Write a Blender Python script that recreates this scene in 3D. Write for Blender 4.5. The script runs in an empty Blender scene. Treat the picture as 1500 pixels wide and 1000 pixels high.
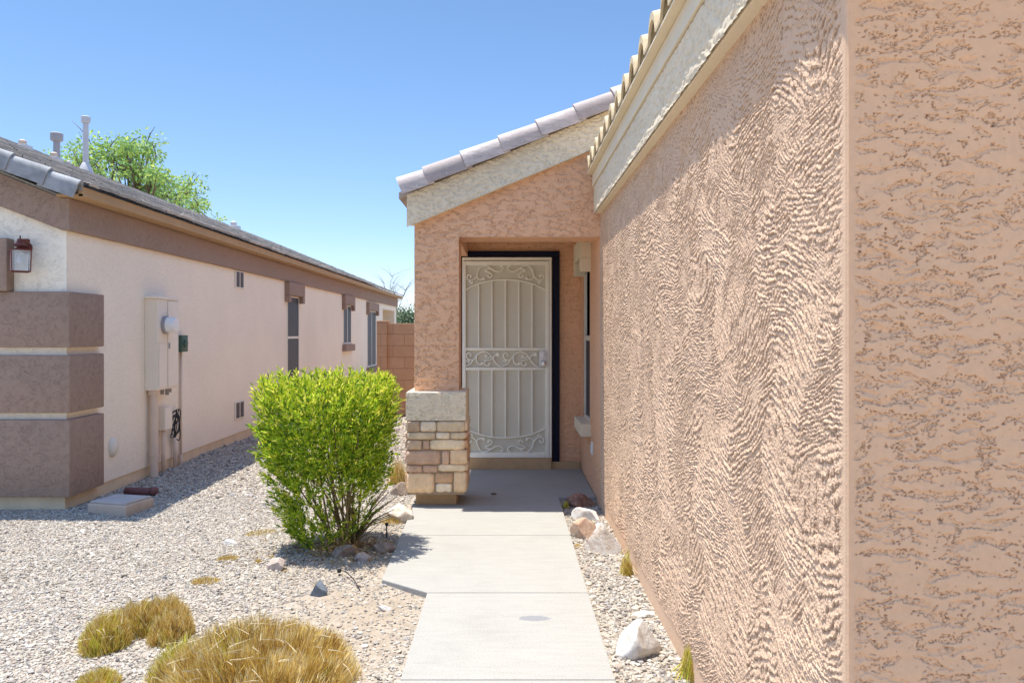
import bpy, bmesh, math, random
import numpy as np
from mathutils import Vector, Matrix

rnd = random.Random(7)
RG = np.random.default_rng(11)
sc = bpy.context.scene
COL = sc.collection
H, F, CX, CY = 1.45, 1150.0, 743.0, 487.0


def PX(px, Y):
    return (px - CX) / F * Y


def PZ(py, Y):
    return H - (py - CY) / F * Y


# ------------------------------------------------------------------ noise
def pnoise(x, y, seed=0):
    x = np.asarray(x, dtype=np.float64); y = np.asarray(y, dtype=np.float64)
    xi = np.floor(x); yi = np.floor(y)
    xf = x - xi; yf = y - yi
    xi = xi.astype(np.int64); yi = yi.astype(np.int64)

    def g(ix, iy, fx, fy):
        h = (ix * 374761393 + iy * 668265263 + seed * 1442695041) & 0xffffffff
        h = ((h ^ (h >> 13)) * 1274126177) & 0xffffffff
        h = (h ^ (h >> 16)) & 0xffff
        a = h * (2 * math.pi / 65536.0)
        return np.cos(a) * fx + np.sin(a) * fy
    u = xf * xf * xf * (xf * (xf * 6 - 15) + 10)
    v = yf * yf * yf * (yf * (yf * 6 - 15) + 10)
    a = g(xi, yi, xf, yf); b = g(xi + 1, yi, xf - 1, yf)
    c = g(xi, yi + 1, xf, yf - 1); d = g(xi + 1, yi + 1, xf - 1, yf - 1)
    return ((a * (1 - u) + b * u) * (1 - v) + (c * (1 - u) + d * u) * v) * 1.5


def fbm(x, y, seed=0, octv=3):
    r = 0; a = 1.0
    for i in range(octv):
        r = r + a * pnoise(x * 2 ** i + 17.3 * i, y * 2 ** i - 9.1 * i, seed + i)
        a *= .5
    return r


def sstep(a, b, x):
    t = np.clip((x - a) / (b - a), 0, 1)
    return t * t * (3 - 2 * t)


# ------------------------------------------------------------------ objects
def setp(o, label=None, cat=None, group=None, kind=None):
    for k, v in (('label', label), ('category', cat), ('group', group), ('kind', kind)):
        if v:
            o[k] = v
    return o


def empty(name, loc, label, cat, group=None):
    o = bpy.data.objects.new(name, None)
    o.empty_display_size = .1
    COL.objects.link(o)
    o.location = loc
    bpy.context.view_layer.update()
    return setp(o, label, cat, group)


def link(name, me, mat, parent=None):
    o = bpy.data.objects.new(name, me)
    if mat:
        me.materials.append(mat)
    COL.objects.link(o)
    if parent is not None:
        o.parent = parent
        # geometry is written in world space: undo the parent's translation
        off = Vector(parent.location) if parent.type == 'EMPTY' else Vector((0, 0, 0))
        o.matrix_parent_inverse = Matrix.Translation(-off)
    return o


def np_mesh(name, verts, faces, smooth=True, attrs=None, colors=None):
    """verts (n,3); faces (m,k) array with constant k"""
    me = bpy.data.meshes.new(name)
    verts = np.ascontiguousarray(verts, dtype=np.float32)
    faces = np.ascontiguousarray(faces, dtype=np.int32)
    n, (m, k) = len(verts), faces.shape
    me.vertices.add(n); me.vertices.foreach_set('co', verts.ravel())
    me.loops.add(m * k); me.loops.foreach_set('vertex_index', faces.ravel())
    me.polygons.add(m)
    me.polygons.foreach_set('loop_start', np.arange(0, m * k, k, dtype=np.int32))
    me.polygons.foreach_set('loop_total', np.full(m, k, dtype=np.int32))
    me.polygons.foreach_set('use_smooth', np.full(m, smooth, dtype=bool))
    for an, av in (attrs or {}).items():
        at = me.attributes.new(an, 'FLOAT', 'POINT')
        at.data.foreach_set('value', np.ascontiguousarray(av, dtype=np.float32).ravel())
    if colors is not None:
        at = me.attributes.new('tint', 'FLOAT_COLOR', 'POINT')
        c = np.ones((n, 4), dtype=np.float32); c[:, :3] = colors
        at.data.foreach_set('color', c.ravel())
    me.update(calc_edges=True)
    me.validate()
    return me


def grid_faces(nu, nv, flip=False):
    i = np.arange(nu - 1)[:, None] * nv + np.arange(nv - 1)[None, :]
    f = np.stack([i, i + nv, i + nv + 1, i + 1], -1).reshape(-1, 4)
    return f[:, ::-1] if flip else f


class MB:
    """collects shapes of ONE mesh object"""
    def __init__(s):
        s.bm = bmesh.new()

    def _add(s, vs, fs):
        v = [s.bm.verts.new(p) for p in vs]
        out = []
        for f in fs:
            try:
                out.append(s.bm.faces.new([v[i] for i in f]))
            except ValueError:
                pass
        return v, out

    def box(s, x0, x1, y0, y1, z0, z1, bev=0.0, rot=None, seg=2):
        vs = [(x, y, z) for x in (x0, x1) for y in (y0, y1) for z in (z0, z1)]
        if rot:
            c = Vector(((x0 + x1) / 2, (y0 + y1) / 2, (z0 + z1) / 2))
            vs = [c + rot @ (Vector(p) - c) for p in vs]
        fs = [(0, 1, 3, 2), (4, 6, 7, 5), (0, 4, 5, 1), (2, 3, 7, 6), (0, 2, 6, 4), (1, 5, 7, 3)]
        v, f = s._add(vs, fs)
        if bev:
            ed = list({e for q in f for e in q.edges})
            bmesh.ops.bevel(s.bm, geom=ed, offset=bev, segments=seg, affect='EDGES', profile=.6)
        return s

    def prism(s, poly, axis, a0, a1, bev=0.0):
        """poly = list of 2D points; extruded along axis 'x','y','z' from a0 to a1"""
        def mk(p, a):
            return {'x': (a, p[0], p[1]), 'y': (p[0], a, p[1]), 'z': (p[0], p[1], a)}[axis]
        n = len(poly)
        vs = [mk(p, a0) for p in poly] + [mk(p, a1) for p in poly]
        fs = [tuple(range(n)), tuple(range(2 * n - 1, n - 1, -1))] + [(i, n + i, n + (i + 1) % n, (i + 1) % n) for i in range(n)]
        v, f = s._add(vs, fs)
        bmesh.ops.recalc_face_normals(s.bm, faces=f)
        if bev:
            ed = list({e for q in f for e in q.edges})
            bmesh.ops.bevel(s.bm, geom=ed, offset=bev, segments=2, affect='EDGES', profile=.6)
        return s

    def tube(s, pts, r, n=8, cap=True):
        pts = [Vector(p) for p in pts]
        rs = r if isinstance(r, (list, tuple)) else [r] * len(pts)
        rings = []
        up = None
        for i, p in enumerate(pts):
            d = (pts[min(i + 1, len(pts) - 1)] - pts[max(i - 1, 0)])
            if d.length < 1e-9:
                d = Vector((0, 0, 1))
            d.normalize()
            if up is None:
                up = d.orthogonal().normalized()
            else:
                up = (up - d * up.dot(d))
                up = up.normalized() if up.length > 1e-6 else d.orthogonal().normalized()
            b = d.cross(up)
            rings.append([s.bm.verts.new(p + (up * math.cos(2 * math.pi * k / n) + b * math.sin(2 * math.pi * k / n)) * rs[i]) for k in range(n)])
        for a, b in zip(rings, rings[1:]):
            for k in range(n):
                s.bm.faces.new((a[k], a[(k + 1) % n], b[(k + 1) % n], b[k]))
        if cap:
            s.bm.faces.new(rings[0][::-1]); s.bm.faces.new(rings[-1])
        return s

    def lathe(s, prof, c, axis='z', n=20):
        """prof list of (r, h) along axis from centre c"""
        c = Vector(c)
        rings = []
        for r, h in prof:
            ring = []
            for k in range(n):
                a = 2 * math.pi * k / n
                u, v = r * math.cos(a), r * math.sin(a)
                p = {'z': (u, v, h), 'x': (h, u, v), 'y': (u, h, v)}[axis]
                ring.append(s.bm.verts.new(c + Vector(p)))
            rings.append(ring)
        fs = []
        for a, b in zip(rings, rings[1:]):
            for k in range(n):
                fs.append(s.bm.faces.new((a[k], a[(k + 1) % n], b[(k + 1) % n], b[k])))
        fs.append(s.bm.faces.new(rings[0][::-1])); fs.append(s.bm.faces.new(rings[-1]))
        bmesh.ops.recalc_face_normals(s.bm, faces=fs)
        return s

    def build(s, name, mat, parent=None, smooth=False, angle=35):
        me = bpy.data.meshes.new(name)
        if smooth:
            for f in s.bm.faces:
                f.smooth = True
            for e in s.bm.edges:
                if len(e.link_faces) == 2 and e.calc_face_angle(0) > math.radians(angle):
                    e.smooth = False
        s.bm.to_mesh(me); s.bm.free()
        return link(name, me, mat, parent)


# ------------------------------------------------------------------ materials
def base_mat(name, rough=.85, spec=.3):
    m = bpy.data.materials.new(name); m.use_nodes = True
    nt = m.node_tree
    b = nt.nodes['Principled BSDF']
    b.inputs['Roughness'].default_value = rough
    b.inputs['Specular IOR Level'].default_value = spec
    return m, nt, b


def N(nt, typ, **kw):
    n = nt.nodes.new(typ)
    for k, v in kw.items():
        if k.startswith('i_'):
            n.inputs[k[2:].replace('_', ' ')].default_value = v
        else:
            setattr(n, k, v)
    return n


def coords(nt, scale=(1, 1, 1)):
    t = N(nt, 'ShaderNodeTexCoord')
    mp = N(nt, 'ShaderNodeMapping'); mp.inputs['Scale'].default_value = scale
    nt.links.new(t.outputs['Object'], mp.inputs['Vector'])
    return mp.outputs['Vector']


def noise(nt, vec, scale, detail=3, rough=.5, dist=0.0):
    n = N(nt, 'ShaderNodeTexNoise')
    n.inputs['Scale'].default_value = scale; n.inputs['Detail'].default_value = detail
    n.inputs['Roughness'].default_value = rough; n.inputs['Distortion'].default_value = dist
    nt.links.new(vec, n.inputs['Vector'])
    return n.outputs['Fac']


def ramp(nt, fac, stops):
    r = N(nt, 'ShaderNodeValToRGB')
    e = r.color_ramp.elements
    while len(e) < len(stops):
        e.new(.5)
    for el, (p, c) in zip(e, stops):
        el.position = p; el.color = (*c, 1) if len(c) == 3 else c
    nt.links.new(fac, r.inputs['Fac'])
    return r.outputs['Color']


def mixc(nt, fac, a, b, mode='MIX'):
    m = N(nt, 'ShaderNodeMix', data_type='RGBA', blend_type=mode)
    for sock, v in ((m.inputs['Factor'], fac), (m.inputs['A'], a), (m.inputs['B'], b)):
        if isinstance(v, (int, float)):
            sock.default_value = v
        elif isinstance(v, tuple):
            sock.default_value = (*v, 1)
        else:
            nt.links.new(v, sock)
    return m.outputs['Result']


def bump(nt, b, height, strength=.5, dist=.01, prev=None):
    n = N(nt, 'ShaderNodeBump')
    n.inputs['Strength'].default_value = strength; n.inputs['Distance'].default_value = dist
    nt.links.new(height, n.inputs['Height'])
    if prev is not None:
        nt.links.new(prev, n.inputs['Normal'])
    nt.links.new(n.outputs['Normal'], b.inputs['Normal'])
    return n.outputs['Normal']


def attr(nt, name, out='Fac'):
    a = N(nt, 'ShaderNodeAttribute', attribute_name=name)
    return a.outputs[out]


def mul(c, k):
    return tuple(min(1, x * k) for x in c)


def plain(name, col, rough=.6, spec=.4, var=.08, scale=8, metal=0.0, bumps=0.0, bscale=80, bdist=.004):
    m, nt, b = base_mat(name, rough, spec)
    v = coords(nt)
    f = noise(nt, v, scale, 4, .6)
    c = ramp(nt, f, [(.3, mul(col, 1 - var)), (.7, mul(col, 1 + var))])
    nt.links.new(c, b.inputs['Base Color'])
    b.inputs['Metallic'].default_value = metal
    if bumps:
        bump(nt, b, noise(nt, v, bscale, 3, .6), bumps, bdist)
    return m


def stucco(name, col, dirt_shade_col=None, lace=True, strength=.6, scale=1.0, dist=.006, fine=.25, fine_scale=260):
    """hand trowelled stucco: painted colour, weathering blotches, grime and painted shade in the crevices, raised lace pattern"""
    m, nt, b = base_mat(name, .9, .25)
    v = coords(nt)
    big = noise(nt, v, 1.3, 4, .6)
    c = ramp(nt, big, [(.3, mul(col, .93)), (.7, mul(col, 1.05))])
    small = noise(nt, v, 55, 3, .6)
    c = mixc(nt, .35, c, ramp(nt, small, [(.3, mul(col, .86)), (.7, mul(col, 1.1))]))
    d = attr(nt, 'dirt_shade')
    nt.links.new(mixc(nt, d, c, dirt_shade_col or mul(col, .45)), b.inputs['Base Color'])  # crevice colour: grime plus shade painted in to strengthen the relief
    prev = bump(nt, b, noise(nt, v, fine_scale, 3, .65), fine, .003)
    if lace:
        vs = coords(nt, (1.0, 1.0, 1.7))
        n1 = noise(nt, vs, 14 * scale, 5, .66, .5)
        gr = ramp(nt, n1, [(.445, (0, 0, 0)), (.475, (1, 1, 1)), (.492, (.1, .1, .1)), (.52, (0, 0, 0))])
        n2 = noise(nt, v, 9 * scale, 3, .6)
        msk = ramp(nt, n2, [(.42, (0, 0, 0)), (.58, (1, 1, 1))])
        g2 = mixc(nt, 1.0, gr, msk, 'MULTIPLY')
        inv = N(nt, 'ShaderNodeInvert'); nt.links.new(g2, inv.inputs['Color'])
        bump(nt, b, inv.outputs[0], strength, dist, prev)
        hfk = N(nt, 'ShaderNodeMath', operation='MULTIPLY'); hfk.inputs[1].default_value = .36
        nt.links.new(g2, hfk.inputs[0])
        mxd = N(nt, 'ShaderNodeMath', operation='MAXIMUM'); nt.links.new(hfk.outputs[0], mxd.inputs[0]); nt.links.new(d, mxd.inputs[1])
        nt.links.new(mixc(nt, mxd.outputs[0], c, dirt_shade_col or mul(col, .45)), b.inputs['Base Color'])
    return m


PINK = (.80, .495, .295)
M = {}
M['wall_rough'] = stucco('garage_stucco', (.69, .475, .32), (.22, .11, .055), lace=False, fine=.65, fine_scale=190)
M['wall_front'] = stucco('front_stucco', PINK, (.22, .12, .075), lace=False, fine=.15, fine_scale=300)
M['porch'] = stucco('porch_stucco', (.76, .45, .27), (.28, .13, .065), lace=False, fine=.2)
M['porch_in'] = stucco('porch_inner_stucco', (.76, .45, .27), lace=True, strength=.7)
M['trim'] = stucco('cream_trim', (.76, .65, .48), (.27, .20, .12), lace=False, fine=.2)
M['trim_smooth'] = plain('cream_board', (.74, .635, .46), .6, .3, .05, 5, bumps=.15, bscale=60)
M['lwall'] = stucco('neighbour_stucco', (.90, .79, .635), lace=True, strength=.45, scale=4.5, dist=.004, fine=.5, fine_scale=90)
M['lfront'] = stucco('neighbour_front_stucco', (.88, .80, .66), lace=True, strength=.5, scale=1.8, dist=.005, fine=.3)
M['brown'] = stucco('brown_stucco', (.335, .235, .18), (.12, .08, .06), lace=True, strength=.6, scale=2.6, dist=.005, fine=.3)
M['foundation'] = plain('foundation_paint', (.70, .55, .37), .85, .2, .1, 6, bumps=.3, bscale=50)
M['soffit'] = plain('soffit_wood', (.44, .285, .15), .7, .3, .08, 5)
M['door'] = plain('cream_steel', (.92, .89, .77), .45, .5, .03, 6)
M['mesh_panel'] = plain('perforated_panel', (.66, .625, .51), .6, .3, .04, 3, bumps=.1, bscale=700, bdist=.001)
M['navy'] = plain('navy_paint', (.008, .010, .026), .6, .15, .1, 6)
M['nickel'] = plain('brushed_nickel', (.62, .60, .58), .3, .5, .03, 20, metal=.9)
M['white_plastic'] = plain('white_plastic', (.78, .77, .74), .4, .5, .02)
M['win_frame'] = plain('vinyl_frame', (.70, .64, .54), .45, .5, .03)
M['tan_frame'] = plain('tan_frame', (.62, .50, .38), .5, .4, .03)
M['panel_paint'] = plain('panel_paint', (.80, .71, .585), .5, .4, .04, 4)
M['pipe_paint'] = plain('pipe_paint', (.68, .53, .41), .6, .4, .06, 7)
M['green_box'] = plain('green_plastic', (.045, .10, .075), .5, .4, .1)
M['cable'] = plain('black_cable', (.02, .02, .022), .5, .4, .1)
M['glass'] = None
M['rust'] = plain('oxide_red_metal', (.16, .045, .035), .5, .4, .2, 25, bumps=.2, bscale=80)
M['redpipe'] = plain('red_brown_pipe', (.18, .075, .07), .7, .3, .2, 12, bumps=.2)
M['lidbox'] = plain('tan_polymer', (.48, .38, .30), .7, .3, .08, 9, bumps=.15, bscale=120)
M['concrete_lid'] = plain('grey_lid', (.44, .385, .35), .8, .3, .08, 12, bumps=.2, bscale=150)
M['vent_white'] = plain('vent_flashing', (.46, .45, .455), .5, .4, .06, 9)
M['vent_grey'] = plain('vent_metal', (.30, .28, .285), .5, .4, .08, 9)
M['screen'] = plain('sun_screen', (.028, .033, .047), .55, .4, .12, 3, bumps=.1, bscale=400, bdist=.001)
M['louvre'] = plain('louvre_dark', (.10, .085, .085), .6, .3, .1)
M['mortar'] = plain('mortar', (.33, .25, .175), .95, .2, .15, 30, bumps=.6, bscale=90, bdist=.006)
M['footing'] = plain('footing_paint', (.50, .33, .18), .85, .2, .12, 8, bumps=.3, bscale=40)


def tinted(name, rough=.85, spec=.25, bumps=.4, bscale=60, bdist=.004, var=.25, vscale=20):
    m, nt, b = base_mat(name, rough, spec)
    v = coords(nt)
    t = attr(nt, 'tint', 'Color')
    f = noise(nt, v, vscale, 4, .65)
    g = ramp(nt, f, [(.3, (1 - var,) * 3), (.7, (1 + var * .6,) * 3)])
    nt.links.new(mixc(nt, 1.0, t, g, 'MULTIPLY'), b.inputs['Base Color'])
    if bumps:
        bump(nt, b, noise(nt, v, bscale, 4, .65), bumps, bdist)
    return m


M['stone'] = tinted('veneer_stone', bumps=.6, bscale=35, bdist=.01, var=.22, vscale=14)
M['pebble'] = tinted('pebble_stone', bumps=0, var=.18, vscale=90)
M['tile_l'] = tinted('grey_roof_tile', .75, .3, bumps=.3, bscale=50, var=.18, vscale=12)
M['blades'] = None


def leaf_mat(name, trans=.35, rough=.55):
    m, nt, b = base_mat(name, rough, .3)
    t = attr(nt, 'tint', 'Color')
    nt.links.new(t, b.inputs['Base Color'])
    tr = N(nt, 'ShaderNodeBsdfTranslucent')
    nt.links.new(t, tr.inputs['Color'])
    mx = N(nt, 'ShaderNodeMixShader'); mx.inputs[0].default_value = trans
    nt.links.new(b.outputs[0], mx.inputs[1]); nt.links.new(tr.outputs[0], mx.inputs[2])
    nt.links.new(mx.outputs[0], nt.nodes['Material Output'].inputs['Surface'])
    return m


M['leaf'] = leaf_mat('leaf', .48)
M['blade'] = leaf_mat('grass_blade', .3, .7)
M['bark'] = plain('bark', (.16, .11, .075), .9, .2, .25, 30, bumps=.5, bscale=60)
M['twig'] = plain('twig_bark', (.20, .15, .07), .9, .2, .25, 40)


def glass_mat():
    m, nt, b = base_mat('lamp_glass', .08, .5)
    b.inputs['Base Color'].default_value = (.85, .9, .92, 1)
    b.inputs['Transmission Weight'].default_value = .75
    b.inputs['IOR'].default_value = 1.2
    return m


M['glass'] = glass_mat()


def pane_mat():
    m, nt, b = base_mat('window_pane', .06, .6)
    b.inputs['Base Color'].default_value = (.05, .05, .055, 1)
    return m


M['pane'] = pane_mat()


def rake_tile_mat():
    m, nt, b = base_mat('lavender_concrete_tile', .7, .3)
    v = coords(nt)
    f = noise(nt, v, 6, 4, .6)
    c = ramp(nt, f, [(.3, (.46, .385, .345)), (.7, (.62, .535, .48))])
    f2 = noise(nt, v, 45, 3, .6)
    c = mixc(nt, .3, c, ramp(nt, f2, [(.3, (.38, .34, .34)), (.7, (.64, .58, .56))]))
    gi = N(nt, 'ShaderNodeNewGeometry')
    c = mixc(nt, 1.0, c, ramp(nt, gi.outputs['Random Per Island'], [(0, (.72, .70, .70)), (.5, (.95, .93, .92)), (1, (1.1, 1.1, 1.1))]), 'MULTIPLY')
    st = noise(nt, coords(nt, (2, 2, 14)), 3, 4, .7)
    c = mixc(nt, ramp(nt, st, [(.5, (0, 0, 0)), (.62, (.5, .5, .5))]), c, (.30, .265, .25))
    nt.links.new(c, b.inputs['Base Color'])
    bump(nt, b, noise(nt, v, 120, 3, .6), .35, .004)
    return m


M['rake'] = rake_tile_mat()
M['rake_grey'] = plain('weathered_grey_tile', (.27, .275, .28), .75, .3, .3, 9, bumps=.3, bscale=70)
M['eave_tile'] = plain('tan_barrel_tile', (.58, .46, .29), .8, .3, .12, 10, bumps=.3, bscale=70)


def concrete():
    m, nt, b = base_mat('broom_concrete', .9, .25)
    v = coords(nt)
    col = (.335, .322, .29)
    f = noise(nt, v, 2.2, 5, .65)
    c = ramp(nt, f, [(.28, mul(col, .70)), (.45, mul(col, .93)), (.7, mul(col, 1.08))])
    f2 = noise(nt, coords(nt, (1, 6, 1)), 5, 4, .6)
    c = mixc(nt, .5, c, ramp(nt, f2, [(.35, mul(col, .80)), (.65, mul(col, 1.12))]))
    f3 = noise(nt, v, 140, 2, .6)
    c = mixc(nt, .5, c, ramp(nt, f3, [(.36, mul(col, .62)), (.45, col), (.7, mul(col, 1.08))]))
    # small dark pits and specks
    sp = N(nt, 'ShaderNodeTexVoronoi'); sp.inputs['Scale'].default_value = 18
    nt.links.new(v, sp.inputs['Vector'])
    c = mixc(nt, ramp(nt, sp.outputs['Distance'], [(.03, (.6, .6, .6)), (.06, (0, 0, 0))]), c, (.25, .22, .2))
    # grey cement patch on the nearer slab
    g = N(nt, 'ShaderNodeTexCoord')
    mp = N(nt, 'ShaderNodeMapping')
    mp.vector_type = 'POINT'
    cxp, cyp = .137, 3.99
    mp.inputs['Scale'].default_value = (1 / .078, 1 / .042, 0)
    mp.inputs['Location'].default_value = (-cxp / .078, -cyp / .042, 0)
    nt.links.new(g.outputs['Object'], mp.inputs['Vector'])
    ln = N(nt, 'ShaderNodeVectorMath', operation='LENGTH'); nt.links.new(mp.outputs[0], ln.inputs[0])
    ad = N(nt, 'ShaderNodeMath', operation='MULTIPLY_ADD'); ad.inputs[1].default_value = .9
    nt.links.new(noise(nt, v, 25, 3, .6), ad.inputs[0]); nt.links.new(ln.outputs['Value'], ad.inputs[2])
    hf = N(nt, 'ShaderNodeMath', operation='MULTIPLY'); hf.inputs[1].default_value = .25; nt.links.new(ad.outputs[0], hf.inputs[0])
    c = mixc(nt, ramp(nt, hf.outputs[0], [(.33, (1, 1, 1)), (.37, (0, 0, 0))]), c, (.22, .22, .225))
    nt.links.new(c, b.inputs['Base Color'])
    p = bump(nt, b, noise(nt, v, 220, 3, .6), .25, .002)
    bump(nt, b, noise(nt, coords(nt, (.4, 8, 1)), 40, 2, .5), .2, .002, p)
    return m


M['concrete'] = concrete()


def ground_mat():
    m, nt, b = base_mat('gravel_soil', .95, .2)
    v = coords(nt)
    vo = N(nt, 'ShaderNodeTexVoronoi'); vo.inputs['Scale'].default_value = 42
    nt.links.new(v, vo.inputs['Vector'])
    sep = N(nt, 'ShaderNodeSeparateColor'); nt.links.new(vo.outputs['Color'], sep.inputs[0])
    c = ramp(nt, sep.outputs[0], [(0, (.16, .13, .10)), (.25, (.34, .29, .23)), (.6, (.44, .39, .32)), (1, (.26, .22, .18))])
    soil = ramp(nt, noise(nt, v, 9, 5, .65), [(.3, (.28, .225, .165)), (.7, (.385, .32, .245))])
    c = mixc(nt, attr(nt, 'bare'), c, soil)
    nt.links.new(c, b.inputs['Base Color'])
    p = bump(nt, b, vo.outputs['Distance'], .9, .012)
    bump(nt, b, noise(nt, v, 160, 3, .6), .4, .004, p)
    return m


M['ground'] = ground_mat()


def block_mat():
    m, nt, b = base_mat('tan_block', .9, .2)
    v = coords(nt)
    # brick texture works in XY: feed X,Z
    tc = N(nt, 'ShaderNodeTexCoord')
    sx = N(nt, 'ShaderNodeSeparateXYZ'); nt.links.new(tc.outputs['Object'], sx.inputs[0])
    cb = N(nt, 'ShaderNodeCombineXYZ'); nt.links.new(sx.outputs['X'], cb.inputs['X']); nt.links.new(sx.outputs['Z'], cb.inputs['Y'])
    br = N(nt, 'ShaderNodeTexBrick'); br.inputs['Scale'].default_value = 1
    br.inputs['Brick Width'].default_value = .406; br.inputs['Row Height'].default_value = .203
    br.inputs['Mortar Size'].default_value = .006; br.inputs['Mortar Smooth'].default_value = .2
    br.inputs['Color1'].default_value = (.46, .27, .155, 1); br.inputs['Color2'].default_value = (.52, .32, .19, 1)
    br.inputs['Mortar'].default_value = (.30, .17, .10, 1)
    nt.links.new(cb.outputs[0], br.inputs['Vector'])
    f = noise(nt, v, 7, 4, .6)
    c = mixc(nt, .3, br.outputs['Color'], ramp(nt, f, [(.3, (.40, .23, .13)), (.7, (.56, .35, .21))]))
    nt.links.new(c, b.inputs['Base Color'])
    p = bump(nt, b, noise(nt, v, 120, 3, .6), .3, .004)
    inv = N(nt, 'ShaderNodeMath', operation='SUBTRACT'); inv.inputs[0].default_value = 1
    nt.links.new(br.outputs['Fac'], inv.inputs[1])
    bump(nt, b, inv.outputs[0], .6, .008, p)
    return m


M['block'] = block_mat()


def rock_mat(name, c1, c2, c3, scale=9):
    m, nt, b = base_mat(name, .75, .35)
    v = coords(nt)
    f = noise(nt, v, scale, 5, .65, .6)
    c = ramp(nt, f, [(.34, c3), (.47, c2), (.62, c1)])
    f2 = noise(nt, v, scale * 7, 3, .6)
    c = mixc(nt, .25, c, ramp(nt, f2, [(.3, mul(c2, .7)), (.7, mul(c1, 1.1))]))
    nt.links.new(c, b.inputs['Base Color'])
    p = bump(nt, b, noise(nt, v, scale * 4, 6, .75), .9, .014)
    return m


# ------------------------------------------------------------------ stucco height fields
def lace_field(u, v, su=.085, sv=.034, seed=3, cover=.0, gw=.06, rg=.5):
    """skip-trowelled stucco: plateaus with broken edges at two levels; returns height (0..-1) and crevice tint of grime and painted shade"""
    wu = .03 * pnoise(u / .11, v / .07, seed + 20); wv = .012 * pnoise(u / .06, v / .05, seed + 21)
    n = fbm((u + wu) / su, (v + wv) / sv, seed, 2) + .36 * fbm(u / .0120, v / .0070, seed + 5, 2)
    reg = pnoise(u / .34, v / .2, seed + 9) + .5 * pnoise(u / .14, v / .045, seed + 10)
    d = n + .10 + cover - rg * reg
    rough = fbm(u / .014, v / .010, seed + 40, 2)
    h1 = sstep(-.10, .02, d); h2 = sstep(-.62, -.50, d)
    brk = sstep(-.25, .25, pnoise(u / .05, v / .03, seed + 13) + .16)
    g1 = np.exp(-((d + .06) / gw) ** 2) * brk
    g2 = np.exp(-((d + .58) / gw) ** 2) * brk * .8
    pit = sstep(.60, .78, pnoise(u / .012, v / .009, seed + 31) + .3 * pnoise(u / .2, v / .1, seed + 32))
    groove = np.maximum(g1, g2)
    hh = -.5 * (1 - h1) - .35 * (1 - h2) - .16 * (1 - h1) * rough - .75 * groove - .55 * pit + .30 * pnoise(u / .10, v / .035, seed + 41)
    return hh, np.clip(.58 * groove + .45 * pit, 0, 1)


def strokes(y, z, phase, sp, seed, jag=1.0):
    """one set of trowel strokes: ridges along lines of equal phase, each with its own torn lower edge"""
    phi = phase / sp + .30 * pnoise(y / .05, z / .03, seed)
    k = np.floor(phi)
    tear = .34 * pnoise(y / .024, k * 3.71 + .5, seed + 1) + .27 * jag * pnoise(y / .0095, k * 5.13 + .5, seed + 2) + .15 * jag * pnoise(y / .0048, z / .0048, seed + 3)
    s = phi - k + tear - .14
    pres = np.clip(.88 + .80 * pnoise(y / .085, k * 1.93 + .5, seed + 4) + .42 * pnoise(y / .021, k * 2.7 + .5, seed + 5), .06, 1.25)
    up = sstep(0, .05, s) * np.clip(1.03 - s, 0, 1)
    return up * pres


def ridge_field(y, z, seed=50):
    """combed, herringbone trowel strokes overlapping in patches, with torn lower edges; height 0..1"""
    yy = y + .10 * pnoise(y / .5, z / .45, seed) + .025 * pnoise(y / .14, z / .12, seed + 1)
    ph = yy / .92 + .30 * fbm(y / 1.3, z / .7, seed + 2, 2)
    tri = np.abs((ph % 1.0) * 2 - 1)
    slope = .155 * (1 + .4 * pnoise(y / .9, z / .5, seed + 3))
    fan = .085 * fbm(y / .60, z / .42, seed + 4, 2)
    A = strokes(y, z, z + slope * tri + fan, .0200, seed + 20)
    ph2 = yy / .55 + .45 * fbm(y / .9, z / .5, seed + 30, 2) + .3
    tri2 = np.abs((ph2 % 1.0) * 2 - 1)
    B = strokes(y, z, z + .15 * tri2 - .06 * pnoise(y / .3, z / .3, seed + 31), .0142, seed + 40, 1.2)
    C = strokes(y, z, z + .45 * y * (1 + .3 * pnoise(y / 1.2, z / .8, seed + 33)) , .0175, seed + 60)
    m = sstep(.08, .40, pnoise(y / .42, z / .26, seed + 50) + .45 * pnoise(y / .13, z / .09, seed + 51))
    m2 = sstep(.28, .55, pnoise(y / .55, z / .30, seed + 52) + .35 * pnoise(y / .12, z / .08, seed + 53))
    h = A * (1 - m) + B * .72 * m
    h = h * (1 - m2) + C * .85 * m2
    lump = sstep(.0, .30, fbm(y / .011, z / .010, seed + 10, 2))
    fine = fbm(y / .0065, z / .0055, seed + 11, 2)
    flat = sstep(.40, .75, pnoise(y / .20, z / .11, seed + 16) + .35 * pnoise(y / .04, z / .025, seed + 17))
    return h * (1 - .75 * flat) + .20 * lump * (1 - .4 * flat) + .17 * fine * (1 - .4 * flat) + .35 * flat


# ------------------------------------------------------------------ TERRAIN, WALK
def gz(x, y):
    x = np.asarray(x, dtype=float); y = np.asarray(y, dtype=float)
    z = -.035 - .03 * sstep(.8, 2.6, -x)
    z = z + .014 * fbm(x / 1.1, y / 1.1, 70, 2) * sstep(.5, .9, -x)
    # low mound under the clipped bush
    z = z + .035 * np.exp(-(((x + 1.1) / .55) ** 2 + ((y - 5.35) / .6) ** 2))
    return z


def bare(x, y):
    m = np.exp(-(((x + .85) / .5) ** 2 + ((y - 4.2) / .45) ** 2)) * .9
    m += np.exp(-(((x + 1.0) / .45) ** 2 + ((y - 5.2) / .45) ** 2)) * .9
    m += np.exp(-(((x + .62) / .16) ** 2 + ((y - 3.7) / .8) ** 2)) * .5
    m += np.exp(-(((x + .95) / .2) ** 2 + ((y - 6.3) / .6) ** 2)) * .6
    m = m + .25 * fbm(np.asarray(x) / .25, np.asarray(y) / .25, 75, 2)
    return np.clip(m * (np.asarray(x) < 0), 0, 1)


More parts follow.
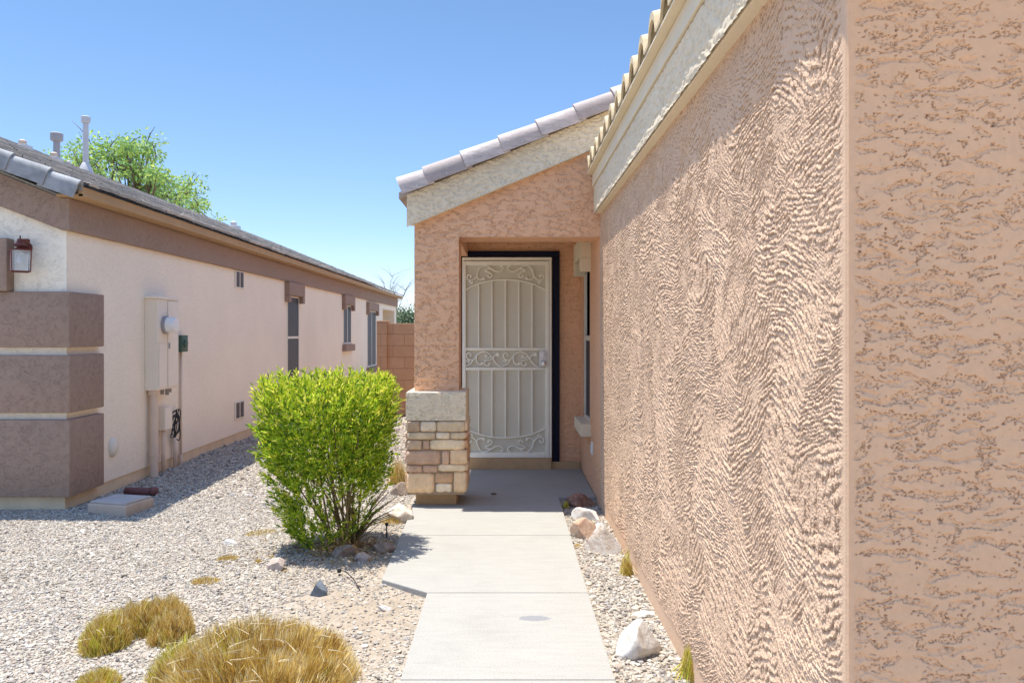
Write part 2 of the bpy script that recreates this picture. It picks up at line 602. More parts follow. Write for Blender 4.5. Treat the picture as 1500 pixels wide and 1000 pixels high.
xs = np.concatenate([[-900, -300, -100, -40, -20], np.arange(-9, 3.01, .07), [6, 15, 40, 100, 300, 900]])
ys = np.concatenate([[-300, -60, -20, -6], np.arange(-1, 16.01, .07), [18, 22, 28, 40, 70, 150, 400, 1500]])
X, Y = np.meshgrid(xs, ys, indexing='ij')
Zg = gz(X, Y)
me = np_mesh('ground', np.stack([X, Y, Zg], -1).reshape(-1, 3), grid_faces(len(xs), len(ys)), True, {'bare': bare(X, Y).ravel()})
setp(link('ground', me, M['ground']), 'desert ground of tan soil and crushed gravel between the two houses', 'ground', kind='structure')

WX = .79          # face of the garage side wall
YF, YN, YD = 6.67, 1.828, 8.42   # porch front plane, garage front plane, porch back wall


def slab(poly, z0=-.12, z1=0.0, bev=.012):
    b = MB(); b.prism(poly, 'z', z0, z1, bev); return b


g = .0026
walk = MB()
J = [1.0, 2.15, 3.285, 4.385]
for a, b2 in zip(J, J[1:]):
    walk.prism([(-.448, a + g), (.453, a + g), (.453, b2 - g), (-.448, b2 - g)], 'z', -.12, 0, .006)
walk.prism([(-.448, 4.385 + g), (.453, 4.385 + g), (.454, 5.63 - g), (-.765, 5.63 - g), (-.738, 4.62)], 'z', -.12, 0, .006)
walk.prism([(-.765, 5.63 + g), (.454, 5.63 + g), (.455, 6.93), (.787, 6.93), (.787, YD + .02), (-.79, YD + .02), (-.79, 6.67)], 'z', -.12, 0, .006)
setp(walk.build('walkway', M['concrete']), 'pale concrete walkway with scored joints leading to the porch', 'walkway', kind='structure')

# ------------------------------------------------------------------ RIGHT HOUSE
house = empty('house', (WX, YF, 0), 'pink stucco house with textured garage wall, stone pillar and cream security door', 'house')

# garage side wall (height field displaced towards the walk)
iy = np.linspace(1 / (YN + .0), 1 / YF, 1000)
yv = 1 / iy
zv = np.arange(-.06, 2.75, .0021)
Yg, Zw = np.meshgrid(yv, zv, indexing='ij')
h = ridge_field(Yg, Zw)
edge = sstep(.010, .05, Yg - YN) * sstep(.03, .09, Zw)
far_calm = 1 - .25 * sstep(4.5, 6.5, Yg)
hx = h * .0052 * edge * far_calm
round_c = .006 * (1 - sstep(0, .009, Yg - YN)) ** 2
Xw = WX - hx + round_c
dirt_shade = np.clip((.28 - h) * 3.0, 0, .72) * edge  # brown painted into the recesses to deepen sun shadows under the ridges
me = np_mesh('garage_wall', np.stack([Xw, Yg, Zw], -1).reshape(-1, 3), grid_faces(len(yv), len(zv), True), True, {'dirt_shade': dirt_shade.ravel()})
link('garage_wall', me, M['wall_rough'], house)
# side wall inside the porch, same plane, gentler trowelling
yv = np.arange(YF, YD + .02, .008); zv = np.arange(-.06, 2.75, .006)
Yg, Zw = np.meshgrid(yv, zv, indexing='ij')
hh, dd = lace_field(Yg, Zw, seed=90)
me = np_mesh('porch_side_wall', np.stack([WX + .001 - .004 * (hh + .3), Yg, Zw], -1).reshape(-1, 3), grid_faces(len(yv), len(zv), True), True, {'dirt_shade': dd.ravel() * .4})
# (window opening is cut out below by dropping faces)
WINY0, WINY1, WINZ0, WINZ1 = 7.50, 8.12, .58, 2.16
bmx = bmesh.new(); bmx.from_mesh(me)
bmesh.ops.delete(bmx, geom=[f for f in bmx.faces if WINY0 < f.calc_center_median().y < WINY1 and WINZ0 < f.calc_center_median().z < WINZ1], context='FACES')
bmx.to_mesh(me); bmx.free()
link('porch_wall', me, M['porch'], house)

# garage front wall (faces the street)
xv = np.concatenate([np.arange(WX, WX + .62, .0017), np.linspace(WX + .64, 6.2, 140)])
zv = np.arange(-.06, 2.75, .0017)
Xg, Zw = np.meshgrid(xv, zv, indexing='ij')
hh, dd = lace_field(Xg, Zw, seed=3, su=.060, sv=.0225, gw=.046, rg=.28)
edge = sstep(.014, .03, Xg - WX)
round_c = .006 * (1 - sstep(0, .009, Xg - WX)) ** 2
Yw = YN - .0058 * hh * edge + round_c
me = np_mesh('garage_front', np.stack([Xg, Yw, Zw], -1).reshape(-1, 3), grid_faces(len(xv), len(zv), False), True, {'dirt_shade': (dd * edge * .9).ravel()})
link('gable_wall', me, M['wall_front'], house)
# solid body behind the stucco skins
b = MB()
b.box(WX + .03, 6.2, YN + .02, YD + .3, -.1, 2.7)
b.build('garage_body', M['porch_in'], house)
b = MB(); b.box(-.78, 6.2, YD + .16, 21, -.1, 2.72); b.build('house_body', M['porch_in'], house)

# porch front: wall above the opening, following the rake
PITCH = .418
OPZ = 2.262
XL, XC = -.789, -.412          # pillar left and right


def rake_z(x):               # underside line of the rake trim
    return 2.364 + PITCH * (x + .782)


def dispfront(name, x0, x1, zlo, zhi, yp, mat, parent, seed, amp=.0075, res=.0034, su=.085, sv=.042, dk=.7, cover=0.0):
    xv = np.arange(x0, x1 + res, res); nv = max(8, int(((zhi(x1) if callable(zhi) else zhi) - zlo) / res))
    t = np.linspace(0, 1, nv)
    Xg, T = np.meshgrid(xv, t, indexing='ij')
    Z = zlo + T * ((zhi(Xg) if callable(zhi) else zhi) - zlo)
    hh, dd = lace_field(Xg, Z, seed=seed, su=su, sv=sv, cover=cover, gw=.055, rg=.35)
    yy = yp - amp * hh
    me = np_mesh(name, np.stack([Xg, yy, Z], -1).reshape(-1, 3), grid_faces(len(xv), nv, False), True, {'dirt_shade': dd.ravel() * dk})
    return link(name, me, mat, parent)


dispfront('porch_gable_wall', XL, WX, OPZ, lambda x: rake_z(x) + .12, YF, M['porch'], house, 120)
b = MB()   # beam body, soffit of the opening and the side beam back to the door wall
b.prism([(XL, OPZ - .001), (WX - .002, OPZ - .001), (WX - .002, rake_z(WX) + .1), (XL, rake_z(XL) + .1)], 'y', YF + .02, YF + .37)
b.build('porch_beam', M['porch_in'], house)
b = MB(); b.box(XL + .002, XC - .01, YF + .372, YD, OPZ + .001, 2.62); b.build('side_beam', M['porch_in'], house)
b = MB(); b.box(XC - .008, WX - .003, YF + .372, YD, 2.42, 2.46); b.build('porch_ceiling', M['trim_smooth'], house)

# pillar
pil = MB(); pil.box(XL + .002, XC - .001, YF + .018, YF + .38, .72, OPZ - .003, .006)
pillar = pil.build('pillar', M['porch_in'], house)
pf = dispfront('pillar_face', XL, XC, .95, OPZ, YF, M['porch'], pillar, 140, res=.0030)
pf.name = 'pillar_stucco'
# cream cap
b = MB(); b.box(-.845, -.345, 6.546, 7.10, .718, .952, .008)
b.build('cap', M['trim'], pillar, True)
dispfront('cap_stucco', -.844, -.346, .719, .951, 6.533, M['trim'], pillar, 160, amp=.005, res=.003, dk=.8, su=.06, sv=.03)
# mortar core and footing
b = MB(); b.box(-.833, -.357, 6.549, 7.07, .10, .717); core = b.build('mortar_core', M['mortar'], pillar)
b = MB(); b.box(-.775, -.43, 6.64, 7.02, -.1, .10, .01); b.build('footing', M['footing'], pillar)

# stone veneer: every stone of the front face measured, sides filled in the same courses
SC = 8 / 1150 * 6.55 / 8
sv_v, sv_f, sv_c = [], [], []


def stone(c, hx, hy, hz, ax, col):
    """rough pillow block; ax = which face is shown: local frame (right, out, up)"""
    r, o, u = ax
    nx, nz = 15, 9
    base = len(sv_v)
    sd = rnd.randrange(10000)
    idx = {}
    pts = []
    for i in range(nx):
        for j in range(nz):
            a = i / (nx - 1) * 2 - 1; bb = j / (nz - 1) * 2 - 1
            ex = 1 - abs(a) ** 9; ez = 1 - abs(bb) ** 7
            dep = hy * (.55 + .45 * (min(1, ex * 3.5) * min(1, ez * 3.5)))
            nz_ = pnoise(a * 1.6 + sd, bb * 1.2, 5); nn = pnoise(a * 4 + sd, bb * 3, 6)
            dep += .005 * float(nz_) + .003 * float(nn)
            jx = .004 * float(pnoise(bb * 1.7 + sd, a, 8)) + .003 * float(pnoise(bb * 5 + sd, a, 8)); jz = .004 * float(pnoise(a * 2.2 + sd, bb, 9))
            rc = .006 * (abs(a) ** 8) * (abs(bb) ** 8)
            p = Vector(c) + r * (a * hx + jx - rc * np.sign(a)) + u * (bb * hz + jz - rc * np.sign(bb)) + o * dep
            pts.append(p)
    # back ring
    for i in range(nx):
        for j in range(nz):
            idx[(i, j)] = base + i * nz + j
    sv_v.extend(pts)
    ring = [(i, 0) for i in range(nx)] + [(nx - 1, j) for j in range(1, nz)] + [(i, nz - 1) for i in range(nx - 2, -1, -1)] + [(0, j) for j in range(nz - 2, 0, -1)]
    rb = len(sv_v)
    for (i, j) in ring:
        p = sv_v[idx[(i, j)]]
        q = p - o * ((p - Vector(c)).dot(o) + .012)
        sv_v.append(q)
    for i in range(nx - 1):
        for j in range(nz - 1):
            sv_f.append((idx[(i, j)], idx[(i + 1, j)], idx[(i + 1, j + 1)], idx[(i, j + 1)]))
    L = len(ring)
    for k in range(L):
        a_, b_ = ring[k], ring[(k + 1) % L]
        sv_f.append((idx[a_], rb + k, rb + (k + 1) % L, idx[b_]))
    sv_c.extend([col] * (len(sv_v) - base))


scol = [(.76, .54, .33), (.82, .64, .42), (.70, .44, .26), (.69, .46, .32), (.85, .70, .51), (.56, .40, .27)]
rows = [[(185, 270, 285, 360, 5), (280, 390, 288, 358, 4), (400, 602, 285, 360, 1)],
        [(185, 385, 370, 415, 1), (395, 490, 370, 412, 4), (500, 608, 370, 412, 1)],
        [(185, 285, 427, 490, 5), (300, 340, 425, 488, 3), (350, 600, 424, 490, 1)],
        [(178, 420, 505, 600, 3), (440, 485, 505, 598, 3), (498, 618, 498, 600, 0)],
        [(185, 287, 613, 656, 3), (300, 400, 612, 656, 3), (410, 612, 605, 650, 1)],
        [(180, 375, 668, 808, 0), (388, 512, 665, 734, 2), (395, 505, 742, 802, 4), (525, 616, 658, 804, 0)]]
FX, FO, FU = Vector((1, 0, 0)), Vector((0, -1, 0)), Vector((0, 0, 1))
yfa = 6.562
for row in rows:
    for (x0, x1, y0, y1, ci) in row:
        wx0, wx1 = PX(560 + x0 / 5, 6.53), PX(560 + x1 / 5, 6.53)
        wz1, wz0 = PZ(560 + y0 / 5, 6.53), PZ(560 + y1 / 5, 6.53)
        k = .82 + .32 * rnd.random()
        stone(((wx0 + wx1) / 2, yfa, (wz0 + wz1) / 2), (wx1 - wx0) / 2 + .003, .030, (wz1 - wz0) / 2 + .003, (FX, FO, FU), mul(scol[ci], k))
    y0, y1 = min(r[2] for r in row), max(r[3] for r in row)
    wz1, wz0 = PZ(560 + y0 / 5, 6.53), PZ(560 + y1 / 5, 6.53)
    for sgn, xf in ((1, -.365), (-1, -.825)):
        yy = 6.56
        while yy < 7.02:
            w = min(.1 + .16 * rnd.random(), 7.07 - yy)
            if w > .03:
                stone((xf, yy + w / 2, (wz0 + wz1) / 2), w / 2 - .006, .026 + .008 * rnd.random(), (wz1 - wz0) / 2, (Vector((0, sgn, 0)), Vector((sgn, 0, 0)), FU), mul(scol[rnd.randrange(6)], .95))
            yy += w + .006
me = np_mesh('stone_veneer', np.array([tuple(v) for v in sv_v]), np.array(sv_f), True, colors=np.array(sv_c))
link('stone_veneer', me, M['stone'], pillar)

# rake trim (cream foam band) on the porch gable
TH = .268
def rake_trim_pts(x0, x1, lo, hi):
    return [(x0, rake_z(x0) + lo), (x1, rake_z(x1) + lo), (x1, rake_z(x1) + hi), (x0, rake_z(x0) + hi)]
b = MB()
b.prism([(-.845, rake_z(-.80) + .004), (-.80, rake_z(-.80)), (1.6, rake_z(1.6)), (1.6, rake_z(1.6) + TH), (-.845, rake_z(-.845) + TH)], 'y', 6.616, YF + .02, .003)
trim = b.build('rake_trim', M['trim'], house)
dispfront('rake_trim_face', -.838, 1.2, 0, .1, 6.6, M['trim'], trim, 180)
o = [c for c in trim.children][0]
# rebuild its height field to follow the slope
res = .004
xv = np.arange(-.845, 1.2, res); t = np.linspace(.0, TH, 62)
Xg, T = np.meshgrid(xv, t, indexing='ij'); Z = rake_z(Xg) + T
hh, dd = lace_field(Xg, Z, seed=181, su=.05, sv=.024, cover=-.12, gw=.10)
o.data = np_mesh('rake_trim_face', np.stack([Xg, 6.6015 - .007 * hh, Z], -1).reshape(-1, 3), grid_faces(len(xv), len(t), False), True, {'dirt_shade': dd.ravel() * .4})
o.data.materials.append(M['trim']); o.name = 'trim_stucco'

# rake tiles: capped barrel with a hanging leg, each lapping the next one down
def rake_tiles(name, xstart, zstart, pitch, n, yfront, expo, leg, rad, mat, parent, up=1, first=None, depth=.16):
    """tiles march up the slope in +X*up; (xstart,zstart) = lower end of the leg's bottom line"""
    vs, fs = [], []
    sl = math.atan(pitch)
    dx, dz = math.cos(sl) * up, math.sin(sl)
    nx_, nz_ = -math.sin(sl) * up, math.cos(sl)
    prof = [(0, 0)]                                     # (out of plane y, along normal)
    prof = [(.018, -.0), (0.0, 0.0), (0.0, leg)]
    for k in range(1, 9):
        a = math.pi * k / 9
        prof.append((rad - rad * math.cos(a), leg + rad * 1.15 * math.sin(a)))
    prof += [(2 * rad, leg), (2 * rad, leg - .03), (2 * rad - .018, leg - .03), (2 * rad - .018, leg - .005)]
    for k in range(8, 0, -1):
        a = math.pi * k / 9
        prof.append((rad - (rad - .018) * math.cos(a), leg + (rad - .018) * 1.1 * math.sin(a)))
    prof += [(.018, leg)]
    P_ = len(prof)
    s = 0.0
    for i in range(n):
        L = (first if (i == 0 and first) else expo)
        Lt = L + .05
        base = len(vs)
        jit = (rnd.random() - .5) * .006
        ns = 4
        for q in range(ns + 1):
            f = q / ns
            lift = .017 * (1 - f) + jit
            oy = -.014 * (1 - f)
            grow = 1 + .05 * (1 - f)
            for (py, pn) in prof:
                ss = s + Lt * f
                vs.append((xstart + dx * ss + nx_ * (pn * grow + lift), yfront + oy + py, zstart + dz * ss + nz_ * (pn * grow + lift)))
        for q in range(ns):
            for k in range(P_):
                a = base + q * P_ + k; bq = base + q * P_ + (k + 1) % P_
                fs.append((a, bq, bq + P_, a + P_))
        # end caps as strips between outer and inner outline
        for q in (0, ns):
            r0 = base + q * P_
            m = P_ // 2
            for k in range(m):
                a, b_, c, d = r0 + k, r0 + k + 1, r0 + (P_ - 1 - k - 1), r0 + (P_ - 1 - k)
                if len({a, b_, c, d}) == 4:
                    fs.append((a, b_, c, d))
        s += L
    me = np_mesh(name, np.array(vs), np.array(fs), False)
    bmx = bmesh.new(); bmx.from_mesh(me)
    bmesh.ops.recalc_face_normals(bmx, faces=bmx.faces)
    for f in bmx.faces:
        f.smooth = True
    for e in bmx.edges:
        if len(e.link_faces) == 2 and e.calc_face_angle(0) > math.radians(40):
            e.smooth = False
    bmx.to_mesh(me); bmx.free()
    return link(name, me, mat, parent)


roof = MB()
# main roof slab over the porch and the house behind: from the porch eave up to its ridge and down
RZ = lambda x: rake_z(x) + TH + .012
roof.prism([(-.92, RZ(-.92)), (2.9, RZ(2.9)), (6.7, RZ(-.92)), (6.7, RZ(-.92) + .05), (2.9, RZ(2.9) + .06), (-.92, RZ(-.92) + .05)], 'y', 6.66, 21.3)
roof_o = roof.build('roof', M['rake'], house)
rt = rake_tiles('rake_tiles', -.865, RZ(-.865) - .025, PITCH, 9, 6.535, .342, .065, .075, M['rake'], roof_o, 1, first=.235)
sl = math.atan(PITCH)
for i in range(7):
    s = .14 if i == 0 else .235 + .342 * (i - .5)
    x = -.865 + math.cos(sl) * s; z = RZ(-.865) - .025 + math.sin(sl) * s
    b = MB(); b.lathe([(.006, -.004), (.006, 0), (.003, .002)], (x - math.sin(sl) * .035, 6.524, z + math.cos(sl) * .035), 'y', 8)
    b.build('nail', M['nickel'], roof_o)

# garage eave: foam trim, fascia board, barrel tiles seen from their ends
YE0, YE1 = YN - .33, 6.598
TX = .725; RX0_ = .664
def eave_strip(name, z0, z1, xface, mat, parent, seed, amp=.006):
    iy = np.linspace(1 / YE0, 1 / YE1, 420); yv = 1 / iy; zv = np.linspace(z0, z1, 60)
    Yg, Z = np.meshgrid(yv, zv, indexing='ij')
    hh, dd = lace_field(Yg, Z, seed=seed, su=.04, sv=.030, cover=-.12, gw=.10)
    me = np_mesh(name, np.stack([xface - amp * hh, Yg, Z], -1).reshape(-1, 3), grid_faces(len(yv), len(zv), True), True, {'dirt_shade': dd.ravel() * .4})
    return link(name, me, mat, parent)
b = MB(); b.box(TX + .014, WX + .03, YE0, YE1, 2.450, 2.670, .004)
etrim = b.build('eave_trim', M['trim'], house)
t_ = eave_strip('trim_stucco', 2.4505, 2.6695, TX, M['trim'], etrim, 200)
b = MB(); b.box(TX - .012, WX + .03, YE0, YE1, 2.674, 2.772, .003); b.box(RX0_ + .004, WX + .03, YE0, YE1, 2.776, 2.786)  # second box: thin strip added so the tile shadow falls straight
b.build('fascia_board', M['trim_smooth'], house)
# roof deck of the garage with courses of barrel tile
gp = .30
RX0 = .664
vs, fs = [], []
def add_sheet(P):
    nu, nv = P.shape[:2]
    base = sum(len(v) for v in vs)
    vs.append(P.reshape(-1, 3)); fs.append(grid_faces(nu, nv) + base)
ty = np.arange(YE0, YE1 + .001, .0125)
per = .292
u = ((ty - YE0) / per) % 1.0
prof = np.where(u < .55,   .105 * np.sqrt(np.clip(1 - ((u - .275) / .275) ** 2, 0, 1)), -.006 * np.sin((u - .55) / .45 * math.pi))
for cidx in range(9):
    x0 = RX0 + cidx * .36; x1 = x0 + .42
    if x0 > 4: break
    pts = []
    for (x, dz, top) in ((x0 + .012, -.020, 0), (x0, -.016, 0), (x0, .004, 1), (x1, .004, 1)):
        lift = .022 * (x1 - x) / .42
        z = 2.795 + gp * (x - RX0) + lift + (prof if top else prof * .82) + dz
        pts.append(np.stack([np.full_like(ty, x), ty, z], -1))
    add_sheet(np.stack(pts, 0))
    # end face towards the street
me = np_mesh('roof_tiles', np.concatenate(vs), np.concatenate(fs), True)
bmx = bmesh.new(); bmx.from_mesh(me)
for e in bmx.edges:
    if len(e.link_faces) == 2 and e.calc_face_angle(0) > math.radians(50):
        e.smooth = False
bmx.to_mesh(me); bmx.free()
b = MB()
b.prism([(WX + .03, 2.78), (3.6, 2.78 + gp * 2.85), (6.4, 2.78), (6.4, 2.74), (WX + .03, 2.74)], 'y', YN + .01, 6.66)
deck = b.build('garage_roof', M['trim_smooth'], house)
link('barrel_tiles', me, M['eave_tile'], deck)

# ------------------------------------------------------------------ door wall, security door
dispfront('door_wall', -.79, WX, -.05, 2.45, YD, M['porch'], house, 220, res=.008)
DX0, DX1, DZ0, DZ1, DY = PX(677, 8.34), PX(808, 8.34), .123, 2.248, 8.34
b = MB()
b.box(DX0 - .015, DX1 + .088, 8.375, YD + .03, DZ1 - .004, DZ1 + .072, .004)
b.box(DX1 + .012, DX1 + .088, 8.376, YD + .03, .06, DZ1 - .006, .004)
b.box(DX0 - .06, DX0 - .002, 8.376, YD + .03, .06, DZ1 - .006, .004)
b.build('door_frame', M['navy'], house)
b = MB(); b.box(DX0 - .05, DX1, 8.33, YD + .02, -.02, .120, .006); b.build('threshold', M['footing'], house)
b = MB(); b.box(DX1 + .005, WX - .006, 8.37, YD + .02, -.02, .075, .006); b.build('base_ledge', M['footing'], house)
dpx = lambda px: PX(px, DY)
dpz = lambda py: PZ(py, DY)
b = MB()   # frame: outer jamb, stiles and rails, bars, arches
b.box(DX0, DX1, DY, DY + .035, dpz(381), DZ1, .003)
b.box(DX1 - .024, DX1, DY + .002, DY + .035, DZ0, dpz(381.2), .003)
b.box(DX0, DX0 + .012, DY + .002, DY + .035, DZ0, dpz(381.2), .003)
b.box(DX0 + .013, dpx(682.3), DY - .006, DY + .03, DZ0, dpz(382.2), .004)
b.box(dpx(799), DX1 - .026, DY - .006, DY + .03, DZ0, dpz(382.2), .004)
b.box(dpx(682.3), dpx(799), DY - .006, DY + .03, dpz(388.3), dpz(382.2), .004)
b.box(dpx(682.3), dpx(799), DY - .006, DY + .03, DZ0, dpz(662.5), .004)
b.box(dpx(682.3), dpx(799), DY - .004, DY + .03, dpz(513), dpz(509.3), .004)
b.box(dpx(682.3), dpx(799), DY - .004, DY + .03, dpz(542), dpz(538), .004)
def arch(top):
    pts = []
    for i in range(25):
        t = i / 24 * 2 - 1
        px = 740.4 + t * 58.2
        py = (409.5 + 15.3 * (1 - math.sqrt(max(0, 1 - (t * .8) ** 2))) / (1 - .6)) if top else (641 - 14 * (1 - math.sqrt(max(0, 1 - (t * .8) ** 2))) / (1 - .6))
        pts.append((px, py))
    return pts
def archy(top, px):
    t = (px - 740.4) / 58.2
    k = (1 - math.sqrt(max(0, 1 - (t * .8) ** 2))) / .4
    return 409.5 + 15.3 * k if top else 641 - 14 * k
for top in (True, False):
    b.tube([(dpx(px), DY + .004, dpz(py)) for px, py in arch(top)], .0085, 6)
for px in (701, 720.5, 740.2, 759.9, 779.2):
    b.box(dpx(px) - .0075, dpx(px) + .0075, DY - .003, DY + .012, dpz(509.5), dpz(archy(True, px) - .3), .002)
    b.box(dpx(px) - .0075, dpx(px) + .0075, DY - .003, DY + .012, dpz(archy(False, px) + .3), dpz(541.8), .002)
sdoor = b.build('security_door', M['door'], house, True)
b = MB(); b.box(dpx(682), dpx(799.5), DY + .022, DY + .031, DZ0 + .02, dpz(386)); b.build('screen', M['mesh_panel'], sdoor)


def smooth_path(pts, n=6):
    P = [np.array(p, float) for p in pts]
    P = [2 * P[0] - P[1]] + P + [2 * P[-1] - P[-2]]
    out = []
    for i in range(1, len(P) - 2):
        for k in range(n):
            t = k / n
            out.append(.5 * ((2 * P[i]) + (-P[i - 1] + P[i + 1]) * t + (2 * P[i - 1] - 5 * P[i] + 4 * P[i + 1] - P[i + 2]) * t * t + (-P[i - 1] + 3 * P[i] - 3 * P[i + 1] + P[i + 2]) * t ** 3))
    out.append(P[-2])
    return out


def spiral(cx, cy, r0, r1, a0, a1, n=10):
    return [(cx + (r0 + (r1 - r0) * i / n) * math.cos(math.radians(a0 + (a1 - a0) * i / n)), cy + (r0 + (r1 - r0) * i / n) * math.sin(math.radians(a0 + (a1 - a0) * i / n))) for i in range(n + 1)]


# scroll pieces in pixels of the enlarged door picture (5.553 px per photo pixel)
corner = [
    spiral(156, 252, 7, 22, 60, -180, 9) + [(136, 268), (160, 280), (190, 272), (214, 240), (228, 195), (250, 168), (278, 160), (318, 176), (356, 202), (395, 208), (420, 194), (426, 172), (412, 162), (404, 176)],
    [(214, 240), (222, 262), (242, 272), (266, 266), (276, 252)],
    [(352, 192), (318, 186), (290, 194), (286, 206), (300, 210)],
    [(296, 206), (316, 216), (336, 232), (334, 250), (316, 256), (303, 244), (312, 234)],
    [(152, 276), (160, 296), (172, 304), (180, 294), (172, 290)],
    [(278, 160), (282, 156)],
]
unit = [
    [(122, 978), (160, 960), (192, 920), (222, 882), (262, 862), (300, 868), (334, 900), (362, 944), (392, 974), (416, 984)],
    spiral(154, 890, 6, 24, 80, -170, 9) + [(132, 906), (150, 924), (178, 930), (196, 918)],
    [(126, 940), (142, 930), (152, 940), (140, 950)],
    [(214, 892), (210, 920), (218, 948), (238, 962), (258, 956)],
    [(334, 900), (304, 908), (286, 902), (288, 890), (300, 892)],
    [(344, 914), (322, 926), (292, 930), (276, 946), (282, 968), (304, 974), (318, 960), (308, 950)],
    [(366, 950), (352, 930), (350, 904), (364, 888), (378, 884)],
    [(266, 862), (268, 852)],
]
def scroll(b, path, fx, fy):
    pts = smooth_path(path, 5)
    b.tube([(dpx(660 + fx(p[0]) / 5.553), DY + .003, dpz(360 + fy(p[1]) / 5.553)) for p in pts], .0075, 6)
def leafblob(b, cx, cy, r):
    b.lathe([(r * .3, -.006), (r, -.002), (r, .006), (r * .3, .010)], (dpx(660 + cx / 5.553), DY - .001, dpz(360 + cy / 5.553)), 'y', 9)
ident = lambda q: q
mirr = lambda x: 891 - x
fbot = lambda y: (662.4 - 360) * 5.553 - (y - 157)
for fy in (ident, fbot):
    for fx in (ident, mirr):
        b = MB()
        for pth in corner:
            scroll(b, pth, fx, fy)
        leafblob(b, fx(268), fy(268), .015)
        b.build('scrollwork', M['door'], sdoor, True)
b = MB()
for k in (0, 300):
    for pth in unit:
        scroll(b, [(min(p[0] + k, 760), p[1]) for p in pth], ident, ident)
    leafblob(b, 382 if k == 0 else 690, 884, .020); leafblob(b, 257 + k, 957, .015)
b.build('scrollwork', M['door'], sdoor, True)
b = MB(); b.box(dpx(789.5), dpx(802), DY - .012, DY - .005, dpz(537.5), dpz(513.5), .008)
lp = b.build('lock_plate', M['white_plastic'], sdoor, True)
b = MB(); b.lathe([(.021, 0), (.021, -.012), (.012, -.016)], (dpx(796), DY - .011, dpz(519.5)), 'y', 18); b.build('deadbolt', M['white_plastic'], lp, True)
b = MB(); b.lathe([(.030, 0), (.030, -.006), (.013, -.012), (.012, -.03), (.026, -.042), (.029, -.056), (.022, -.068), (.004, -.071)], (dpx(795.6), DY - .011, dpz(532)), 'y', 20); b.build('knob', M['nickel'], sdoor, True)

# porch window on the side wall
b = MB()
b.box(WX + .004, WX + .05, WINY1 - .06, WINY1 + .01, WINZ0, WINZ1, .004)
b.box(WX + .004, WX + .05, WINY0 - .01, WINY0 + .05, WINZ0, WINZ1, .004)
b.box(WX + .002, WX + .045, WINY0 + .05, WINY1 - .06, 1.37, 1.42, .004)
b.box(WX + .006, WX + .05, WINY0 + .05, WINY1 - .06, WINZ0, WINZ0 + .04, .004)
win = b.build('window', M['win_frame'], house)
b = MB(); b.box(WX + .02, WX + .026, WINY0 + .03, WINY1 - .04, WINZ0 + .03, 1.40); b.build('screen', M['screen'], win)
b = MB(); b.box(WX + .03, WX + .036, WINY0 + .03, WINY1 - .04, 1.40, WINZ1); b.build('pane', M['pane'], win)
b = MB(); b.box(.69, WX + .02, 7.42, 8.17, 2.16, 2.345, .008); b.box(.69, WX + .02, 7.42, 7.52, 2.03, 2.16, .008); b.box(.69, WX + .02, 8.06, 8.17, 2.03, 2.16, .008); b.build('lintel', M['trim'], win)
b = MB(); b.box(.695, WX + .02, 7.42, 8.15, .465, .585, .008); b.build('sill', M['trim'], win)
b = MB(); b.box(WX - .012, WX + .01, 7.24, 7.31, .32, .44, .006); b.box(WX - .018, WX - .011, 7.258, 7.292, .345, .415, .003)
b.build('outlet_cover', M['white_plastic'], house)

# ------------------------------------------------------------------ LEFT HOUSE
LX, LY0, LY1 = -3.76, 6.70, 26.6
lh = empty('house', (LX, LY0, -.07), 'cream stucco house with brown trim bands, banded corner and grey tile roof', 'house')
# shell: side wall with window recesses kept simple as applied sun screens; front wall
b = MB(); b.box(-11.6, LX, LY0 + .014, 23.7, .052, 2.60)
b.box(-11.6, LX - 2.2, 23.7, LY1, .052, 2.60)                     # rear wing behind the patio
b.box(LX - 2.2, LX, 26.15, LY1, .052, 2.60)                      # patio post
b.box(LX - 2.2, LX, 23.7, 26.15, 2.17, 2.60)                     # patio beam
b.build('wall', M['lwall'], lh)
b = MB(); b.box(-11.6, LX - .002, LY0, LY0 + .013, .052, 2.56); b.build('front_wall', M['lfront'], lh)
b = MB(); b.box(-11.6, LX - .012, LY0 - .004, LY1, -.3, .05, .004); b.build('foundation', M['foundation'], lh)
# banded corner blocks, each block a part
for z0, z1 in ((1.323, 1.797), (.768, 1.259), (.055, .712)):
    b = MB()
    b.prism([(-4.75, LY0 - .055), (LX + .055, LY0 - .055), (LX + .055, 7.22), (LX - .02, 7.22), (LX - .02, LY0 + .02), (-4.75, LY0 + .02)], 'z', z0, z1, .012)
    b.build('corner_block', M['brown'], lh, True)
# garage door surround at the far left
b = MB(); b.box(-4.75, PX(12, 6.62), 6.60, LY0 + .01, 1.80, 2.246, .01); b.build('garage_surround', M['brown'], lh)
# brown trim: level band along the side, raking band on the front
b = MB()
b.box(LX - .02, LX + .05, LY0 - .05, LY1 + .03, 2.318, 2.59, .006)
b.build('trim_band', M['brown'], lh)
LP = .40
b = MB()
x0, x1 = -7.8, LX - .018
b.prism([(x1, 2.318), (x1, 2.59), (x0, 2.59 + LP * (x1 - x0)), (x0, 2.318 + .385 * (x1 - x0))], 'y', LY0 - .048, LY0 - .0005, .005)
b.build('rake_band', M['brown'], lh)
# gable infill, soffit and fascia board
RXE, RZE, RP, RXR = -3.52, 2.64, .41, -7.7
b = MB(); b.prism([(-11.6, 2.6), (LX, 2.6), (RXR, RZE + RP * (LX - RXR) - .06)], 'y', LY0 + .002, 23.5); b.build('gable', M['lfront'], lh)
b = MB(); b.box(LX - .02, RXE - .03, LY0 - .12, LY1 + .1, 2.592, 2.612); b.box(RXE - .075, RXE - .035, LY0 - .12, LY1 + .15, 2.588, 2.672, .003)
b.build('soffit', M['soffit'], lh)
